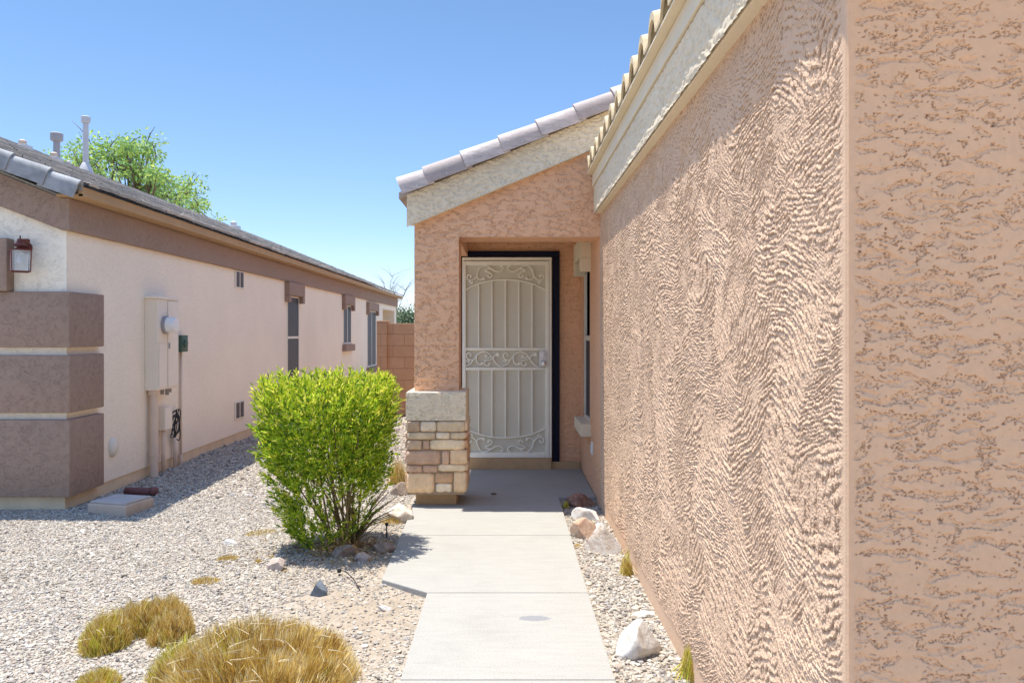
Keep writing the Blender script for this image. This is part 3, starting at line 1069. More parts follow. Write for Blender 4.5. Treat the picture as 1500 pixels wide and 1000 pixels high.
# roof deck + stepped tile courses
b = MB(); b.prism([(RXE - .06, RZE + .0), (RXR, RZE + RP * (RXE - RXR) - .02), (-11.9, RZE - .02), (-11.9, RZE - .06), (RXR, RZE + RP * (RXE - RXR) - .08), (RXE - .06, RZE - .03)], 'y', LY0 - .1, LY1 + .1)
lroof = b.build('roof', M['rake_grey'], lh)
vs, fs, cs = [], [], []
sl = math.atan(RP); cl, sn = math.cos(sl), math.sin(sl)
slope_len = (RXE - RXR) / cl
nc = int(slope_len / .36) + 1
for c in range(nc):
    ctone = .60 + .75 * rnd.random()
    s0 = c * .36; s1 = min(s0 + .43, slope_len + .02)
    y = LY0 - .12 + (.16 if c % 2 else 0) - .16
    while y < LY1 + .1:
        w = .325
        y0, y1 = max(y, LY0 - .12) + .003, min(y + w, LY1 + .12) - .003
        y += w + .004
        if y1 - y0 < .05: continue
        jz = (rnd.random() - .5) * .010
        k = len(vs)
        nb = 5
        g_ = ctone * (.88 + .24 * rnd.random())
        col = mul(((.34, .325, .30), (.40, .37, .33), (.29, .285, .28), (.48, .43, .37))[rnd.choices(range(4), (4, 4, 3, 1))[0]], g_)
        for (s, lift) in ((s0 + .05, .042), (s0, .042), (s0, .066), (s1, .020)):
            for q in range(nb):
                yy = y0 + (y1 - y0) * q / (nb - 1)
                hmp = .005 * math.sin(math.pi * q / (nb - 1)) ** .7 + jz
                vs.append((RXE - cl * s + sn * (lift + hmp), yy, RZE + sn * s + cl * (lift + hmp)))
                cs.append(col)
        for r in range(3):
            for q in range(nb - 1):
                a = k + r * nb + q
                fs.append((a, a + 1, a + nb + 1, a + nb))
        for r in range(3):
            pass
me = np_mesh('roof_tiles', np.array(vs), np.array(fs), False, colors=np.array(cs))
link('tile_courses', me, M['tile_l'], lroof)
rake_tiles('rake_tiles', -3.60, 2.553, LP, 11, 6.50, .335, .100, .045, M['rake_grey'], lroof, -1, first=.27)
b = MB(); b.tube([(RXR, LY0 - .1, RZE + RP * (RXE - RXR) + .02), (RXR, LY1 + .1, RZE + RP * (RXE - RXR) + .02)], .05, 8); b.build('ridge_cap', M['rake_grey'], lroof)

def on_roof(px, Yv):
    x = PX(px, Yv)
    return x, RZE + RP * (RXE - x) + .03
# roof pipes: (px, Y, height, radius, cap)
def roof_pipe(px, Xr, hgt, r, cap, mat, flash=True):
    Yv = Xr * F / (px - CX)
    z = RZE + RP * (RXE - Xr) + .03
    b = MB()
    b.lathe([(r, -.1), (r, hgt)], (Xr, Yv, z), 'z', 14)
    p = b.build('vent_pipe', mat, lroof, True)
    if cap:
        b = MB(); b.lathe([(r * 1.3, -.02), (cap, .0), (cap * 1.02, cap * 1.1), (cap * .8, cap * 1.25)], (Xr, Yv, z + hgt - cap * .6), 'z', 14); b.build('vent_cap', M['vent_grey'] if cap > .1 else mat, p, True)
    if flash:
        b = MB(); b.lathe([(r * 3.2, -.10), (r * 2.4, .05), (r * 1.25, .16), (r * 1.1, .17)], (Xr, Yv, z), 'z', 14); b.build('flashing', M['vent_white'], p, True)
roof_pipe(125.5, -7.3, 0.92, .046, .076, M['vent_white'])
roof_pipe(83, -7.3, .40, .05, .095, M['vent_grey'], False)
def roof_hood(px, Xr, sz, mat):
    Yv = Xr * F / (px - CX); z = RZE + RP * (RXE - Xr) + .03
    b = MB()
    b.box(Xr - sz, Xr + sz, Yv - sz, Yv + sz, z - .06, z + sz * .55, sz * .15)
    o = b.build('roof_vent', M['vent_white'], lroof, True)
    b = MB(); b.lathe([(sz * .55, -sz * .2), (sz * .6, sz * .5), (sz * .3, sz * .75)], (Xr - sz * .1, Yv, z + sz * .7), 'z', 12); b.build('vent_hood', mat, o, True)
roof_hood(34, -7.3, .095, M['lidbox'])
roof_hood(80, -7.2, .095, M['lidbox'])
roof_hood(101, -7.4, .06, M['vent_white'])
roof_hood(343, -7.3, .14, M['vent_white'])

# windows of the left house
def lwindow(y0, y1, z0, z1, mid=None, sill=False, bars=1, lz=.22):
    b = MB()
    t = .028
    xf0, xf1 = LX - .01, LX + .012
    b.box(xf0, xf1, y0 - t, y0, z0 - t, z1 + t, .003); b.box(xf0, xf1, y1, y1 + t, z0 - t, z1 + t, .003)
    b.box(xf0, xf1, y0, y1, z1, z1 + t, .003); b.box(xf0, xf1, y0, y1, z0 - t, z0, .003)
    if mid: b.box(xf0, xf1 - .002, y0, y1, mid - .02, mid + .02, .003)
    if bars > 1:
        ym = (y0 + y1) / 2; b.box(xf0, xf1 - .002, ym - .02, ym + .02, z0, z1, .003)
    w = b.build('window', M['win_frame'], lh)
    b = MB(); b.box(LX - .01, LX + .004, y0 - .01, y1 + .01, z0 - .01, z1 + .01); b.build('screen', M['screen'], w)
    b = MB(); e = .16
    b.box(LX - .01, LX + .085, y0 - e, y1 + e, z1 + .03, z1 + .03 + lz, .008)
    b.box(LX - .01, LX + .084, y0 - e, y0 - .03, z1 - .09, z1 + .028, .008); b.box(LX - .01, LX + .084, y1 + .03, y1 + e, z1 - .09, z1 + .028, .008)
    b.build('lintel', M['brown'], w)
    if sill:
        b = MB(); b.box(LX - .01, LX + .09, y0 - .12, y1 + .12, z0 - .20, z0 - .045, .008); b.build('sill', M['brown'], w)
lwindow(13.42, 14.12, .55, 2.06, 1.365)
lwindow(18.02, 18.85, 1.22, 2.06, None, True, 2)
lwindow(21.1, 22.4, .55, 2.02, None, True, 2)
def wall_vent(yc, zc, wy, hz):
    b = MB()
    b.box(LX - .01, LX + .016, yc - wy / 2, yc + wy / 2, zc - hz / 2, zc + hz / 2, .004)
    v = b.build('wall_vent', M['win_frame'], lh)
    b = MB()
    for sg in (-1, 1):
        b.box(LX + .006, LX + .0185, yc + sg * wy * .22 - wy * .17, yc + sg * wy * .22 + wy * .17, zc - hz * .42, zc + hz * .42)
        for k in range(6):
            z = zc - hz * .36 + k * hz * .144
            b.box(LX + .016, LX + .022, yc + sg * wy * .22 - wy * .165, yc + sg * wy * .22 + wy * .165, z, z + .008)
    b.build('louvre', M['louvre'], v)
wall_vent(11.0, 2.19, .36, .25)
wall_vent(11.0, .37, .38, .25)

# electrical service panel and other fittings on the left house's side wall
PXF = LX + .137
pe = empty('electric_panel', (LX, 8.4, .85), 'tall beige electric service panel with round meter on the cream wall', 'electric panel')
b = MB(); b.box(LX + .001, PXF, 8.14, 8.64, .85, 1.80, .006); b.box(LX + .001, PXF + .014, 8.12, 8.66, 1.80, 1.83, .004)
b.build('cabinet', M['panel_paint'], pe)
b = MB(); b.box(PXF + .001, PXF + .012, 8.37, 8.625, .87, 1.785, .004); b.build('door', M['panel_paint'], pe)
b = MB(); b.box(PXF + .001, PXF + .008, 8.155, 8.355, .87, 1.34, .003); b.build('cover_plate', M['panel_paint'], pe)
b = MB(); b.lathe([(.095, 0), (.095, .03), (.085, .035)], (PXF, 8.30, 1.53), 'x', 24); mt = b.build('meter_ring', M['vent_grey'], pe, True)
b = MB(); b.lathe([(.082, .03), (.082, .10), (.070, .125), (.02, .13)], (PXF, 8.30, 1.53), 'x', 24); b.build('meter_glass', M['white_plastic'], mt, True)
b = MB(); b.box(PXF + .012, PXF + .022, 8.372, 8.392, 1.28, 1.34, .003); b.build('latch', M['vent_grey'], pe)
b = MB(); b.tube([(LX + .06, 8.22, -.15), (LX + .06, 8.22, .85)], .043, 14); b.lathe([(.06, 0), (.06, .05)], (LX + .06, 8.22, .80), 'z', 14); b.lathe([(.049, 0), (.049, .04)], (LX + .06, 8.22, .16), 'z', 14); b.build('conduit', M['pipe_paint'], pe, True)
for yy, d in ((8.40, .06), (8.52, .075), (8.58, .05)):
    b = MB(); b.lathe([(.02, 0), (.02, d)], (LX + .07, yy, .85 - d), 'z', 10)
    b.build('connector', M['vent_grey'], pe, True)
tb = empty('utility_box', (LX, 8.6, .4), 'small beige telephone box below the electric panel with conduits', 'utility box')
b = MB(); b.box(LX + .001, LX + .085, 8.44, 8.62, .40, .64, .01); b.build('cabinet', M['panel_paint'], tb)
b = MB(); b.tube([(LX + .04, 8.49, -.12), (LX + .04, 8.49, .40)], .022, 10); b.build('conduit', M['pipe_paint'], tb, True)
b = MB(); b.tube([(LX + .04, 8.80, -.12), (LX + .04, 8.80, .12), (LX + .04, 8.76, .28)], .025, 10); b.build('conduit', M['pipe_paint'], tb, True)
cb = MB()
for k in range(9):
    y0 = 8.64 + .12 * rnd.random(); z0 = .42 + .16 * rnd.random()
    pts = [(LX + .03, y0, z0), (LX + .05 + .03 * rnd.random(), y0 + .08 + .08 * rnd.random(), z0 + .05 * rnd.random()), (LX + .05, y0 + .16 * rnd.random(), z0 - .1 - .1 * rnd.random()), (LX + .04, 8.76 + .05 * rnd.random(), .28)]
    cb.tube([tuple(p) for p in smooth_path(pts, 5)], .006, 5)
setp(cb.build('cable_bundle', M['cable']), 'tangle of loose black cables beside the small telephone box', 'cables')
gb = empty('junction_box', (LX, 9.0, 1.25), 'dark green junction box on thin conduit beside the electric panel', 'junction box')
b = MB(); b.box(LX + .001, LX + .07, 8.90, 9.08, 1.23, 1.42, .01); b.lathe([(.045, 0), (.04, .02)], (LX + .07, 8.99, 1.325), 'x', 14); b.build('cabinet', M['green_box'], gb, True)
b = MB(); b.tube([(LX + .02, 9.0, -.12), (LX + .02, 9.0, 1.23)], .013, 8); b.tube([(LX + .02, 9.0, -.12), (LX + .02, 9.0, .06)], .02, 8); b.build('conduit', M['pipe_paint'], gb, True)
b = MB(); b.lathe([(.001, .045), (.05, .035), (.065, .02), (.07, 0)], (LX + .001, 7.47, .36), 'x', 16)
o = b.build('cleanout_cover', M['win_frame'], None, True)
o.scale = (1, 1, 1.35); o.location.z = -.36 * .35
setp(o, 'small round cream pipe cover low on the cream wall', 'pipe cover')

# wall lantern on the left house's front
lx, ly = PX(33, 6.58), LY0
lan = empty('wall_lantern', (lx, ly, 2.1), 'rust red wall lantern with clear glass beside the brown surround', 'lantern')
k_ = 6.58 / 1150
lz = lambda py: PZ(py, 6.58)
b = MB(); b.lathe([(.052, 0), (.052, -.012), (.03, -.022)], (PX(39, 6.7), ly, lz(361)), 'y', 16); b.build('backplate', M['rust'], lan, True)
b = MB(); b.tube([(PX(39, 6.7), ly - .01, lz(361)), (PX(37, 6.6), ly - .07, lz(352)), (PX(30, 6.58), ly - .14, lz(353)), (PX(28, 6.58), ly - .14, lz(361))], [.018, .022, .02, .016], 10); b.build('arm', M['rust'], lan, True)
bx, by = PX(28.5, 6.55), ly - .14
b = MB()
b.lathe([(.012, .075), (.05, .05), (.056, .038), (.02, .028), (.03, .02), (.058, .0)], (bx, by, lz(367)), 'z', 16)
b.tube([(bx, by, lz(358)), (bx, by, lz(345.5))], .006, 6); b.build('cap', M['rust'], lan, True)
hw = .072; zt, zb = lz(367), lz(398)
R45 = Matrix.Rotation(math.radians(38), 3, 'Z')
b = MB()
cor = [R45 @ Vector((sx * hw, sy * hw, 0)) for sx, sy in ((1, 1), (1, -1), (-1, -1), (-1, 1))]
for c in cor:
    b.tube([(bx + c.x, by + c.y, zt), (bx + c.x * .92, by + c.y * .92, zb)], .005, 5)
for z, s_ in ((zt, 1), (zb, .92)):
    for c, d in zip(cor, cor[1:] + cor[:1]):
        b.tube([(bx + c.x * s_, by + c.y * s_, z), (bx + d.x * s_, by + d.y * s_, z)], .005, 5)
b.build('cage', M['rust'], lan)
b = MB(); b.box(bx - hw * .93, bx + hw * .93, by - hw * .93, by + hw * .93, zb + .004, zt - .003, rot=R45); b.build('glass', M['glass'], lan)
b = MB(); b.lathe([(.012, .09), (.014, .075), (.032, .04), (.03, .015), (.01, 0)], (bx, by, zb + .06), 'z', 12); b.build('bulb', M['white_plastic'], lan, True)

# meter box in the gravel and the red pipe
Rz = Matrix.Rotation(math.radians(-14), 3, 'Z')
mbx = empty('valve_box', (-3.28, 6.68, -.06), 'tan in-ground valve box with grey lid near the banded corner', 'valve box')
b = MB(); b.box(-3.48, -3.10, 6.52, 6.86, -.12, .022, .012, Rz); b.build('body', M['lidbox'], mbx)
b = MB(); b.box(-3.465, -3.115, 6.535, 6.845, .023, .040, .006, Rz); b.build('lid', M['concrete_lid'], mbx)
b = MB(); pd = Rz @ Vector((.14, .03, 0)); c = Vector((-3.40, 7.28, -.02))
b.tube([c - pd, c + pd * .75], .036, 14); b.tube([c + pd * .7, c + pd * 1.05], .042, 14)
setp(b.build('drain_pipe', M['redpipe'], None, True), 'short red brown pipe lying on shaded gravel behind the valve box', 'pipe')

# ------------------------------------------------------------------ block wall between the houses
bw = empty('block_wall', (-1.5, 14, -.07), 'tan concrete block wall with end pier between the houses', 'wall')
b = MB(); b.box(PX(566, 14), -.80, 13.95, 14.15, -.2, PZ(473.5, 13.95), .006); b.build('wall', M['block'], bw)
b = MB(); b.box(PX(551.5, 13.85), PX(566.5, 13.85), 13.85, 14.25, -.2, PZ(469.5, 13.85), .008); b.build('pier', M['block'], bw)

# ------------------------------------------------------------------ GRAVEL (stuff)
ico = bmesh.new(); bmesh.ops.create_icosphere(ico, subdivisions=1, radius=1)
IV = np.array([v.co[:] for v in ico.verts]); IF = np.array([[v.index for v in f.verts] for f in ico.faces]); ico.free()
TEMPL = []
for k in range(14):
    r = np.random.default_rng(k)
    v = IV * (1 + .28 * r.standard_normal((len(IV), 1))) * np.array([1, .6 + .4 * r.random(), .45 + .35 * r.random()])
    TEMPL.append(v)
PAL = np.array([(.56, .49, .40), (.48, .41, .32), (.50, .455, .385), (.40, .35, .28), (.38, .305, .235), (.29, .25, .205), (.45, .365, .29), (.34, .31, .28), (.19, .165, .15)]) * np.array([.90, .92, .95])
PW = np.array([5, 5, 3, 4, 2.4, 2.2, 2, 2, 1.2]); PW = PW / PW.sum()


def pebbles(P, rad, seed):
    r = np.random.default_rng(seed)
    n = len(P)
    T = np.array(TEMPL)[r.integers(0, len(TEMPL), n)]                 # n,V,3
    a = r.random(n) * 2 * np.pi; tl = r.normal(0, .35, n)
    ca, sa, ct, st = np.cos(a), np.sin(a), np.cos(tl), np.sin(tl)
    x, y, z = T[..., 0], T[..., 1], T[..., 2]
    y2 = y * ct[:, None] - z * st[:, None]; z2 = y * st[:, None] + z * ct[:, None]
    x3 = x * ca[:, None] - y2 * sa[:, None]; y3 = x * sa[:, None] + y2 * ca[:, None]
    V = np.stack([x3, y3, z2], -1) * rad[:, None, None] + P[:, None, :]
    V = V.reshape(-1, 3)
    Fc = (IF[None] + (np.arange(n) * len(IV))[:, None, None]).reshape(-1, 3)
    c = PAL[r.choice(len(PAL), n, p=PW)] * (.9 + .2 * r.random((n, 1)))
    return V, Fc, np.repeat(c, len(IV), 0)


def scatter(x0, x1, y0, y1, dens, rmed, keep, seed):
    r = np.random.default_rng(seed)
    n = int((x1 - x0) * (y1 - y0) * dens)
    x = x0 + (x1 - x0) * r.random(n); y = y0 + (y1 - y0) * r.random(n)
    k = keep(x, y, r.random(n)); x, y = x[k], y[k]
    rad = np.clip(rmed * np.exp(r.normal(0, .33, len(x))), .004, .035)
    P = np.stack([x, y, gz(x, y) + rad * .18], -1)
    return P, rad


def keep_left(x, y, u):
    walkl = np.where(y < 4.385, -.455, np.where(y < 4.62, -.455 - .285 * (y - 4.385) / .235, np.where(y < 6.7, -.78, -.80)))
    ok = (x < walkl - .01) & ~((x < LX + .01) & (y > LY0 - .01))
    ok &= ~((x > -.85) & (y > 6.5) & (y < 7.1))
    ok &= (x > -.72 * y - .25)
    dens = 1 - .80 * np.clip(bare(x, y) * 1.25, 0, 1)
    return ok & (u < dens)


Vs, Fs, Cs, off = [], [], [], 0
for args in ((-5.6, -.4, 2.7, 7.2, 6000, .0071, keep_left, 1), (-6.5, -.4, 7.2, 10.5, 2300, .0112, keep_left, 2), (-4.2, -.6, 10.5, 16.0, 1000, .015, keep_left, 3),
             (.45, .80, 2.4, 6.95, 4200, .0095, lambda x, y, u: (x > .462) & (x < .782), 4)):
    P, rad = scatter(*args)
    V, Fc, c = pebbles(P, rad, args[-1] + 40)
    Vs.append(V); Fs.append(Fc + off); Cs.append(c); off += len(V)
me = np_mesh('gravel', np.concatenate(Vs), np.concatenate(Fs), False, colors=np.concatenate(Cs))
setp(link('gravel', me, M['pebble']), 'pale crushed gravel covering the yard on both sides of the walkway', 'gravel', kind='stuff')

# ------------------------------------------------------------------ ROCKS
def rock(name, px0, px1, py0, py1, Yc, mats, label, cat='rock', depth=None, seed=0, group=None, sink=.45, sharp=.35, flat=None, zg=None):
    """angular stone filling the given photo box at depth Yc; rests on the ground"""
    w = (px1 - px0) / F * Yc; hgt = (py1 - py0) / F * Yc
    d = depth or w * .7
    ang = math.atan2(H, Yc)
    hz = max(.02, (hgt - d * math.sin(ang)) / math.cos(ang)) if flat is None else flat
    cx = PX((px0 + px1) / 2, Yc)
    z0 = (float(gz(cx, Yc)) if zg is None else zg)
    bm = bmesh.new()
    bmesh.ops.create_icosphere(bm, subdivisions=4, radius=1)
    r = random.Random(seed)
    # chop with random planes for facets
    for k in range(12):
        n = Vector((r.uniform(-1, 1), r.uniform(-1, 1), r.uniform(-.5, 1))).normalized()
        dist = r.uniform(.38, .76)
        for v in bm.verts:
            q = v.co.dot(n) - dist
            if q > 0:
                v.co -= n * q
    mx = max(v.co.x for v in bm.verts); mn = min(v.co.x for v in bm.verts)
    zx = max(v.co.z for v in bm.verts); zn = min(v.co.z for v in bm.verts)
    yx = max(v.co.y for v in bm.verts); yn = min(v.co.y for v in bm.verts)
    co = np.array([v.co[:] for v in bm.verts])
    nn = .028 * fbm(co[:, 0] * 2 + seed, co[:, 1] * 2 + co[:, 2] * 1.7, 300 + seed, 4) * sharp * 2
    for v, q in zip(bm.verts, nn):
        p = v.co * (1 + float(q))
        v.co = Vector(((p.x - (mx + mn) / 2) / (mx - mn) * w, (p.y - (yx + yn) / 2) / (yx - yn) * d, (p.z - zn) / (zx - zn) * hz * (1 + sink) - hz * sink))
    for f in bm.faces:
        f.smooth = True
    for e in bm.edges:
        if len(e.link_faces) == 2 and e.calc_face_angle(0) > math.radians(14):
            e.smooth = False
    me = bpy.data.meshes.new(name); bm.to_mesh(me); bm.free()
    o = link(name, me, mats)
    o.location = (cx, Yc, z0); o.rotation_euler = (0, 0, r.uniform(-.3, .3))
    return setp(o, label, cat, group)


RW = rock_mat('white_quartz', (.80, .77, .72), (.68, .63, .56), (.50, .38, .28), 7)
RT = rock_mat('tan_quartz', (.76, .70, .62), (.62, .52, .42), (.42, .28, .18), 9)
RP_ = rock_mat('peach_stone', (.68, .52, .40), (.56, .38, .26), (.42, .22, .13), 10)
RR = rock_mat('red_lava_stone', (.40, .25, .18), (.26, .12, .09), (.11, .05, .04), 16)
RB = rock_mat('blue_grey_stone', (.24, .28, .32), (.18, .215, .25), (.12, .145, .165), 14)
RPK = rock_mat('pinkish_stone', (.60, .50, .43), (.50, .40, .33), (.40, .31, .25), 10)
RG_ = rock_mat('brown_stone', (.36, .28, .22), (.28, .21, .16), (.18, .13, .10), 10)
ST = 'stones along the garage wall'
rock('rock', 829, 875, 722, 748, 6.72, RR, 'dark red brown flat stone at the porch end of the strip', seed=1, depth=.16, group=ST)
rock('rock', 837, 878, 744, 768, 6.25, RW, 'white and tan stone just in front of the dark red stone', seed=2, depth=.18, group=ST)
rock('rock', 834, 874, 768, 806, 5.70, RP_, 'peach coloured craggy stone left of the large pale boulder', seed=13, depth=.17, group=ST)
rock('rock', 868, 886, 772, 790, 5.85, RW, 'little grey white stone tucked behind the large pale boulder', seed=4, depth=.09, group=ST)
rock('rock', 856, 911, 774, 829, 5.32, RT, 'large pale tan boulder leaning beside the garage wall', seed=25, depth=.20, group=ST, sharp=.5)
rock('rock', 924, 960, 884, 897, 4.12, RW, 'thin flat white stone behind the big quartz rock', seed=6, depth=.05, group=ST, sink=.4)
rock('rock', 901, 968, 895, 964, 3.62, RW, 'big bright white quartz rock nearest the front of the strip', seed=17, depth=.16, group=ST, sharp=.55)
SY = 'loose stones in the gravel yard'
rock('stone', 390, 420, 822, 845, 4.9, RPK, 'pinkish oval stone left of the clipped bush base', 'stone', .07, 8, SY, sharp=.15)
rock('stone', 454, 480, 850, 876, 4.45, RB, 'blue grey angular stone on bare soil', 'stone', .07, 9, SY)
rock('stone', 327, 348, 786, 797, 5.55, RW, 'small white stone on gravel beyond the dry grass patches', 'stone', .05, 10, SY, sharp=.15)
rock('stone', 519, 544, 806, 822, 5.02, RPK, 'pale pinkish grey pebble under the right side of the bush', 'stone', .06, 11, SY, sharp=.1)
rock('stone', 486, 522, 794, 816, 5.12, RG_, 'brown stone half buried at the bush stems', 'stone', .10, 12, SY)
rock('stone', 552, 574, 886, 896, 4.2, RW, 'flat white chip on soil near the walkway edge', 'stone', .04, 13, SY)
rock('stone', 566, 605, 733, 765, 6.15, RT, 'white topped brown stone in front of the pillar corner', 'stone', .16, 14, SY)
rock('stone', 545, 580, 795, 815, 5.25, RG_, 'reddish brown lump of stone right of the bush stems', 'stone', .10, 15, SY)
rock('stone', 572, 600, 690, 712, 7.2, RG_, 'dark reddish stone behind the left edge of the pillar', 'stone', .12, 16, SY)

# ------------------------------------------------------------------ PLANTS
def blade_mesh(roots, dirs, lens, widths, cols, bend, seed=0, seg=3):
    r = np.random.default_rng(seed)
    n = len(roots)
    dirs = dirs / np.linalg.norm(dirs, axis=1, keepdims=True)
    side = np.cross(dirs, r.normal(size=(n, 3))); side /= np.linalg.norm(side, axis=1, keepdims=True) + 1e-9
    droop = bend[:, None] * np.array([0, 0, -1.0]) + .25 * bend[:, None] * side
    V = np.zeros((n, (seg + 1) * 2, 3))
    for k in range(seg + 1):
        t = k / seg
        c = roots + dirs * (lens * t)[:, None] + droop * (lens * t * t)[:, None]
        w = widths * (1 - .85 * t)
        V[:, 2 * k] = c - side * w[:, None]; V[:, 2 * k + 1] = c + side * w[:, None]
    f = np.array([[2 * k, 2 * k + 1, 2 * k + 3, 2 * k + 2] for k in range(seg)])
    Fc = (f[None] + (np.arange(n) * (seg + 1) * 2)[:, None, None]).reshape(-1, 4)
    return V.reshape(-1, 3), Fc, np.repeat(cols, (seg + 1) * 2, 0)


GOLD = np.array([(.34, .20, .06), (.50, .32, .08), (.60, .41, .10), (.68, .49, .13), (.74, .56, .18), (.80, .66, .30), (.86, .76, .48)])
GRN = np.array([(.60, .58, .07), (.70, .62, .10), (.48, .54, .06), (.76, .62, .12)])


def mound(name, lobes, label, seed, cat='ornamental grass', green=.15, group=None, wid=.0024, stray=0):
    """lobes: (x, y, rx, ry, height, blades, lean)"""
    r = np.random.default_rng(seed)
    Vs, Fs, Cs, off = [], [], [], 0
    for (x, y, rx, ry, hh, n, gfrac, blen) in lobes:
        a = r.random(n) * 2 * np.pi; q = np.sqrt(r.random(n))
        ux, uy = q * np.cos(a), q * np.sin(a)
        rr = np.sqrt(ux ** 2 + uy ** 2)
        tuft = .5 + .5 * fbm(ux * 3.5 + seed, uy * 3.5, seed, 2)
        top = np.sqrt(np.clip(1 - rr ** 2.6, 0, 1)) * (.68 + .42 * tuft)
        tipx, tipy, tipz = x + ux * rx, y + uy * ry, gz(x, y) + hh * top
        L = blen * (.55 + .75 * r.random(n))
        out = np.stack([ux * .45 + r.normal(0, .17, n), uy * .45 + r.normal(0, .17, n), 1.0 - .25 * rr + r.normal(0, .12, n)], -1)
        out /= np.linalg.norm(out, axis=1, keepdims=True)
        tips = np.stack([tipx, tipy, tipz], -1) - np.array([0, 0, 1.0]) * (r.random(n) ** 2 * hh * .35)[:, None]
        roots = tips - out * L[:, None]
        low = roots[:, 2] < gz(x, y) - .02
        t = np.where(low, (gz(x, y) - .01 - roots[:, 2]) / np.maximum(out[:, 2] * L, 1e-4), 0)
        roots = roots + out * (np.clip(t, 0, .9) * L)[:, None]
        L2 = L * (1 - np.clip(t, 0, .9))
        g1 = r.random(n) < np.clip(gfrac + .5 * (pnoise(ux * 1.7 + seed, uy * 1.7, seed + 2)) - .1, 0, 1)
        gi = np.clip(((pnoise(ux * 5 + seed, uy * 5, seed + 7) + 1) * 3.5 + r.normal(0, 1.6, n)).astype(int), 0, 6)
        c = np.where(g1[:, None], GRN[r.integers(0, len(GRN), n)], GOLD[gi]) * (.7 + .5 * r.random((n, 1)))
        V, Fc, cc = blade_mesh(roots, out, L2, wid * (.7 + .6 * r.random(n)), c, .12 * r.random(n), seed)
        Vs.append(V); Fs.append(Fc + off); Cs.append(cc); off += len(V)
    if stray:
        (x, y, rx, ry, hh, n, gfrac, blen) = lobes[0]
        a = r.random(stray) * 2 * np.pi; q = np.sqrt(r.random(stray)) * .95
        P = np.stack([x + q * np.cos(a) * rx, y + q * np.sin(a) * ry, gz(x, y) + hh * np.sqrt(1 - q ** 2.6) * .9], -1)
        d = np.stack([r.normal(size=stray), r.normal(size=stray), .3 + .2 * r.normal(size=stray)], -1)
        V, Fc, cc = blade_mesh(P, d, .06 + .08 * r.random(stray), np.full(stray, .0012), np.tile([(.70, .60, .40)], (stray, 1)), .3 * r.random(stray), seed + 5)
        Vs.append(V); Fs.append(Fc + off); Cs.append(cc); off += len(V)
    me = np_mesh(name, np.concatenate(Vs), np.concatenate(Fs), True, colors=np.concatenate(Cs))
    return setp(link(name, me, M['blade']), label, cat, group)


GM = 'dry clumps of ornamental grass in the gravel'
mound('grass_clump', [(-1.06, 3.34, .44, .42, .25, 13000, .02, .10), (-1.40, 3.42, .17, .22, .17, 2600, .55, .11)], 'widest golden brown clipped grass mound in front, its top domed', 31, group=GM, stray=160)
mound('grass_clump', [(-1.94, 3.80, .125, .16, .19, 3400, .45, .14), (-1.87, 3.97, .14, .12, .18, 3200, .25, .13), (-1.76, 4.03, .15, .12, .18, 3200, .12, .13), (-1.66, 3.88, .115, .14, .165, 3000, .12, .13)], 'yellow green horseshoe shaped grass clump behind the smallest clump', 32, group=GM, stray=60)
mound('grass_clump', [(-1.74, 3.34, .10, .10, .085, 2200, .4, .08)], 'smallest yellow green grass tuft at the front edge', 33, group=GM)
GT = 'dry grass scraps on the gravel'
def scrap(px, py, w, d, hgt, n, label, gf=.05, cat='dry grass', group=GT, seed=1, wid=.0022, zg=None):
    Yv = F * (H + .06) / (py - CY)
    x = PX(px, Yv)
    return mound('grass_tuft', [(x, Yv, w, d, hgt, n, gf, hgt * 1.4)], label, seed, cat, group=group, wid=wid)
scrap(390, 783, .17, .12, .025, 900, 'wide thin straw coloured grass scrap near the bush', seed=41)
scrap(335, 824, .085, .06, .035, 600, 'golden dry grass scrap beyond the oval scrap', seed=42)
scrap(302, 855, .10, .065, .035, 800, 'golden oval dry grass scrap nearest the grass clumps', seed=43)
scrap(378, 831, .03, .03, .03, 150, 'tiny ochre grass scrap left of the pinkish oval stone', seed=44)
scrap(583, 712, .12, .12, .30, 700, 'pale dry grass plant beside the stone pillar', cat='dry grass', seed=45, gf=.02)
scrap(574, 772, .10, .10, .06, 450, 'straw coloured dry tuft beside the porch slab edge', seed=46)
GS = 'grass tufts along the garage wall'
scrap(918, 848, .045, .06, .13, 900, 'yellow and green grass tuft against the wall by the pale boulder', .35, 'grass tuft', GS, 47)
scrap(925, 828, .02, .05, .15, 260, 'bright green blades behind the yellow grass tuft', .95, 'grass tuft', GS, 48)
scrap(1012, 1000, .045, .08, .16, 900, 'green grass tuft against the wall nearest the front corner', .75, 'grass tuft', GS, 49)
scrap(829, 748, .03, .05, .07, 400, 'small green weed beside the dark red stone', .9, 'grass tuft', GS, 50)
scrap(858, 772, .07, .04, .035, 450, 'low yellow green weed between the white and peach stones', .7, 'grass tuft', GS, 51)
scrap(846, 806, .03, .03, .03, 160, 'yellow dry wisp below the peach stone', .1, 'grass tuft', GS, 52)

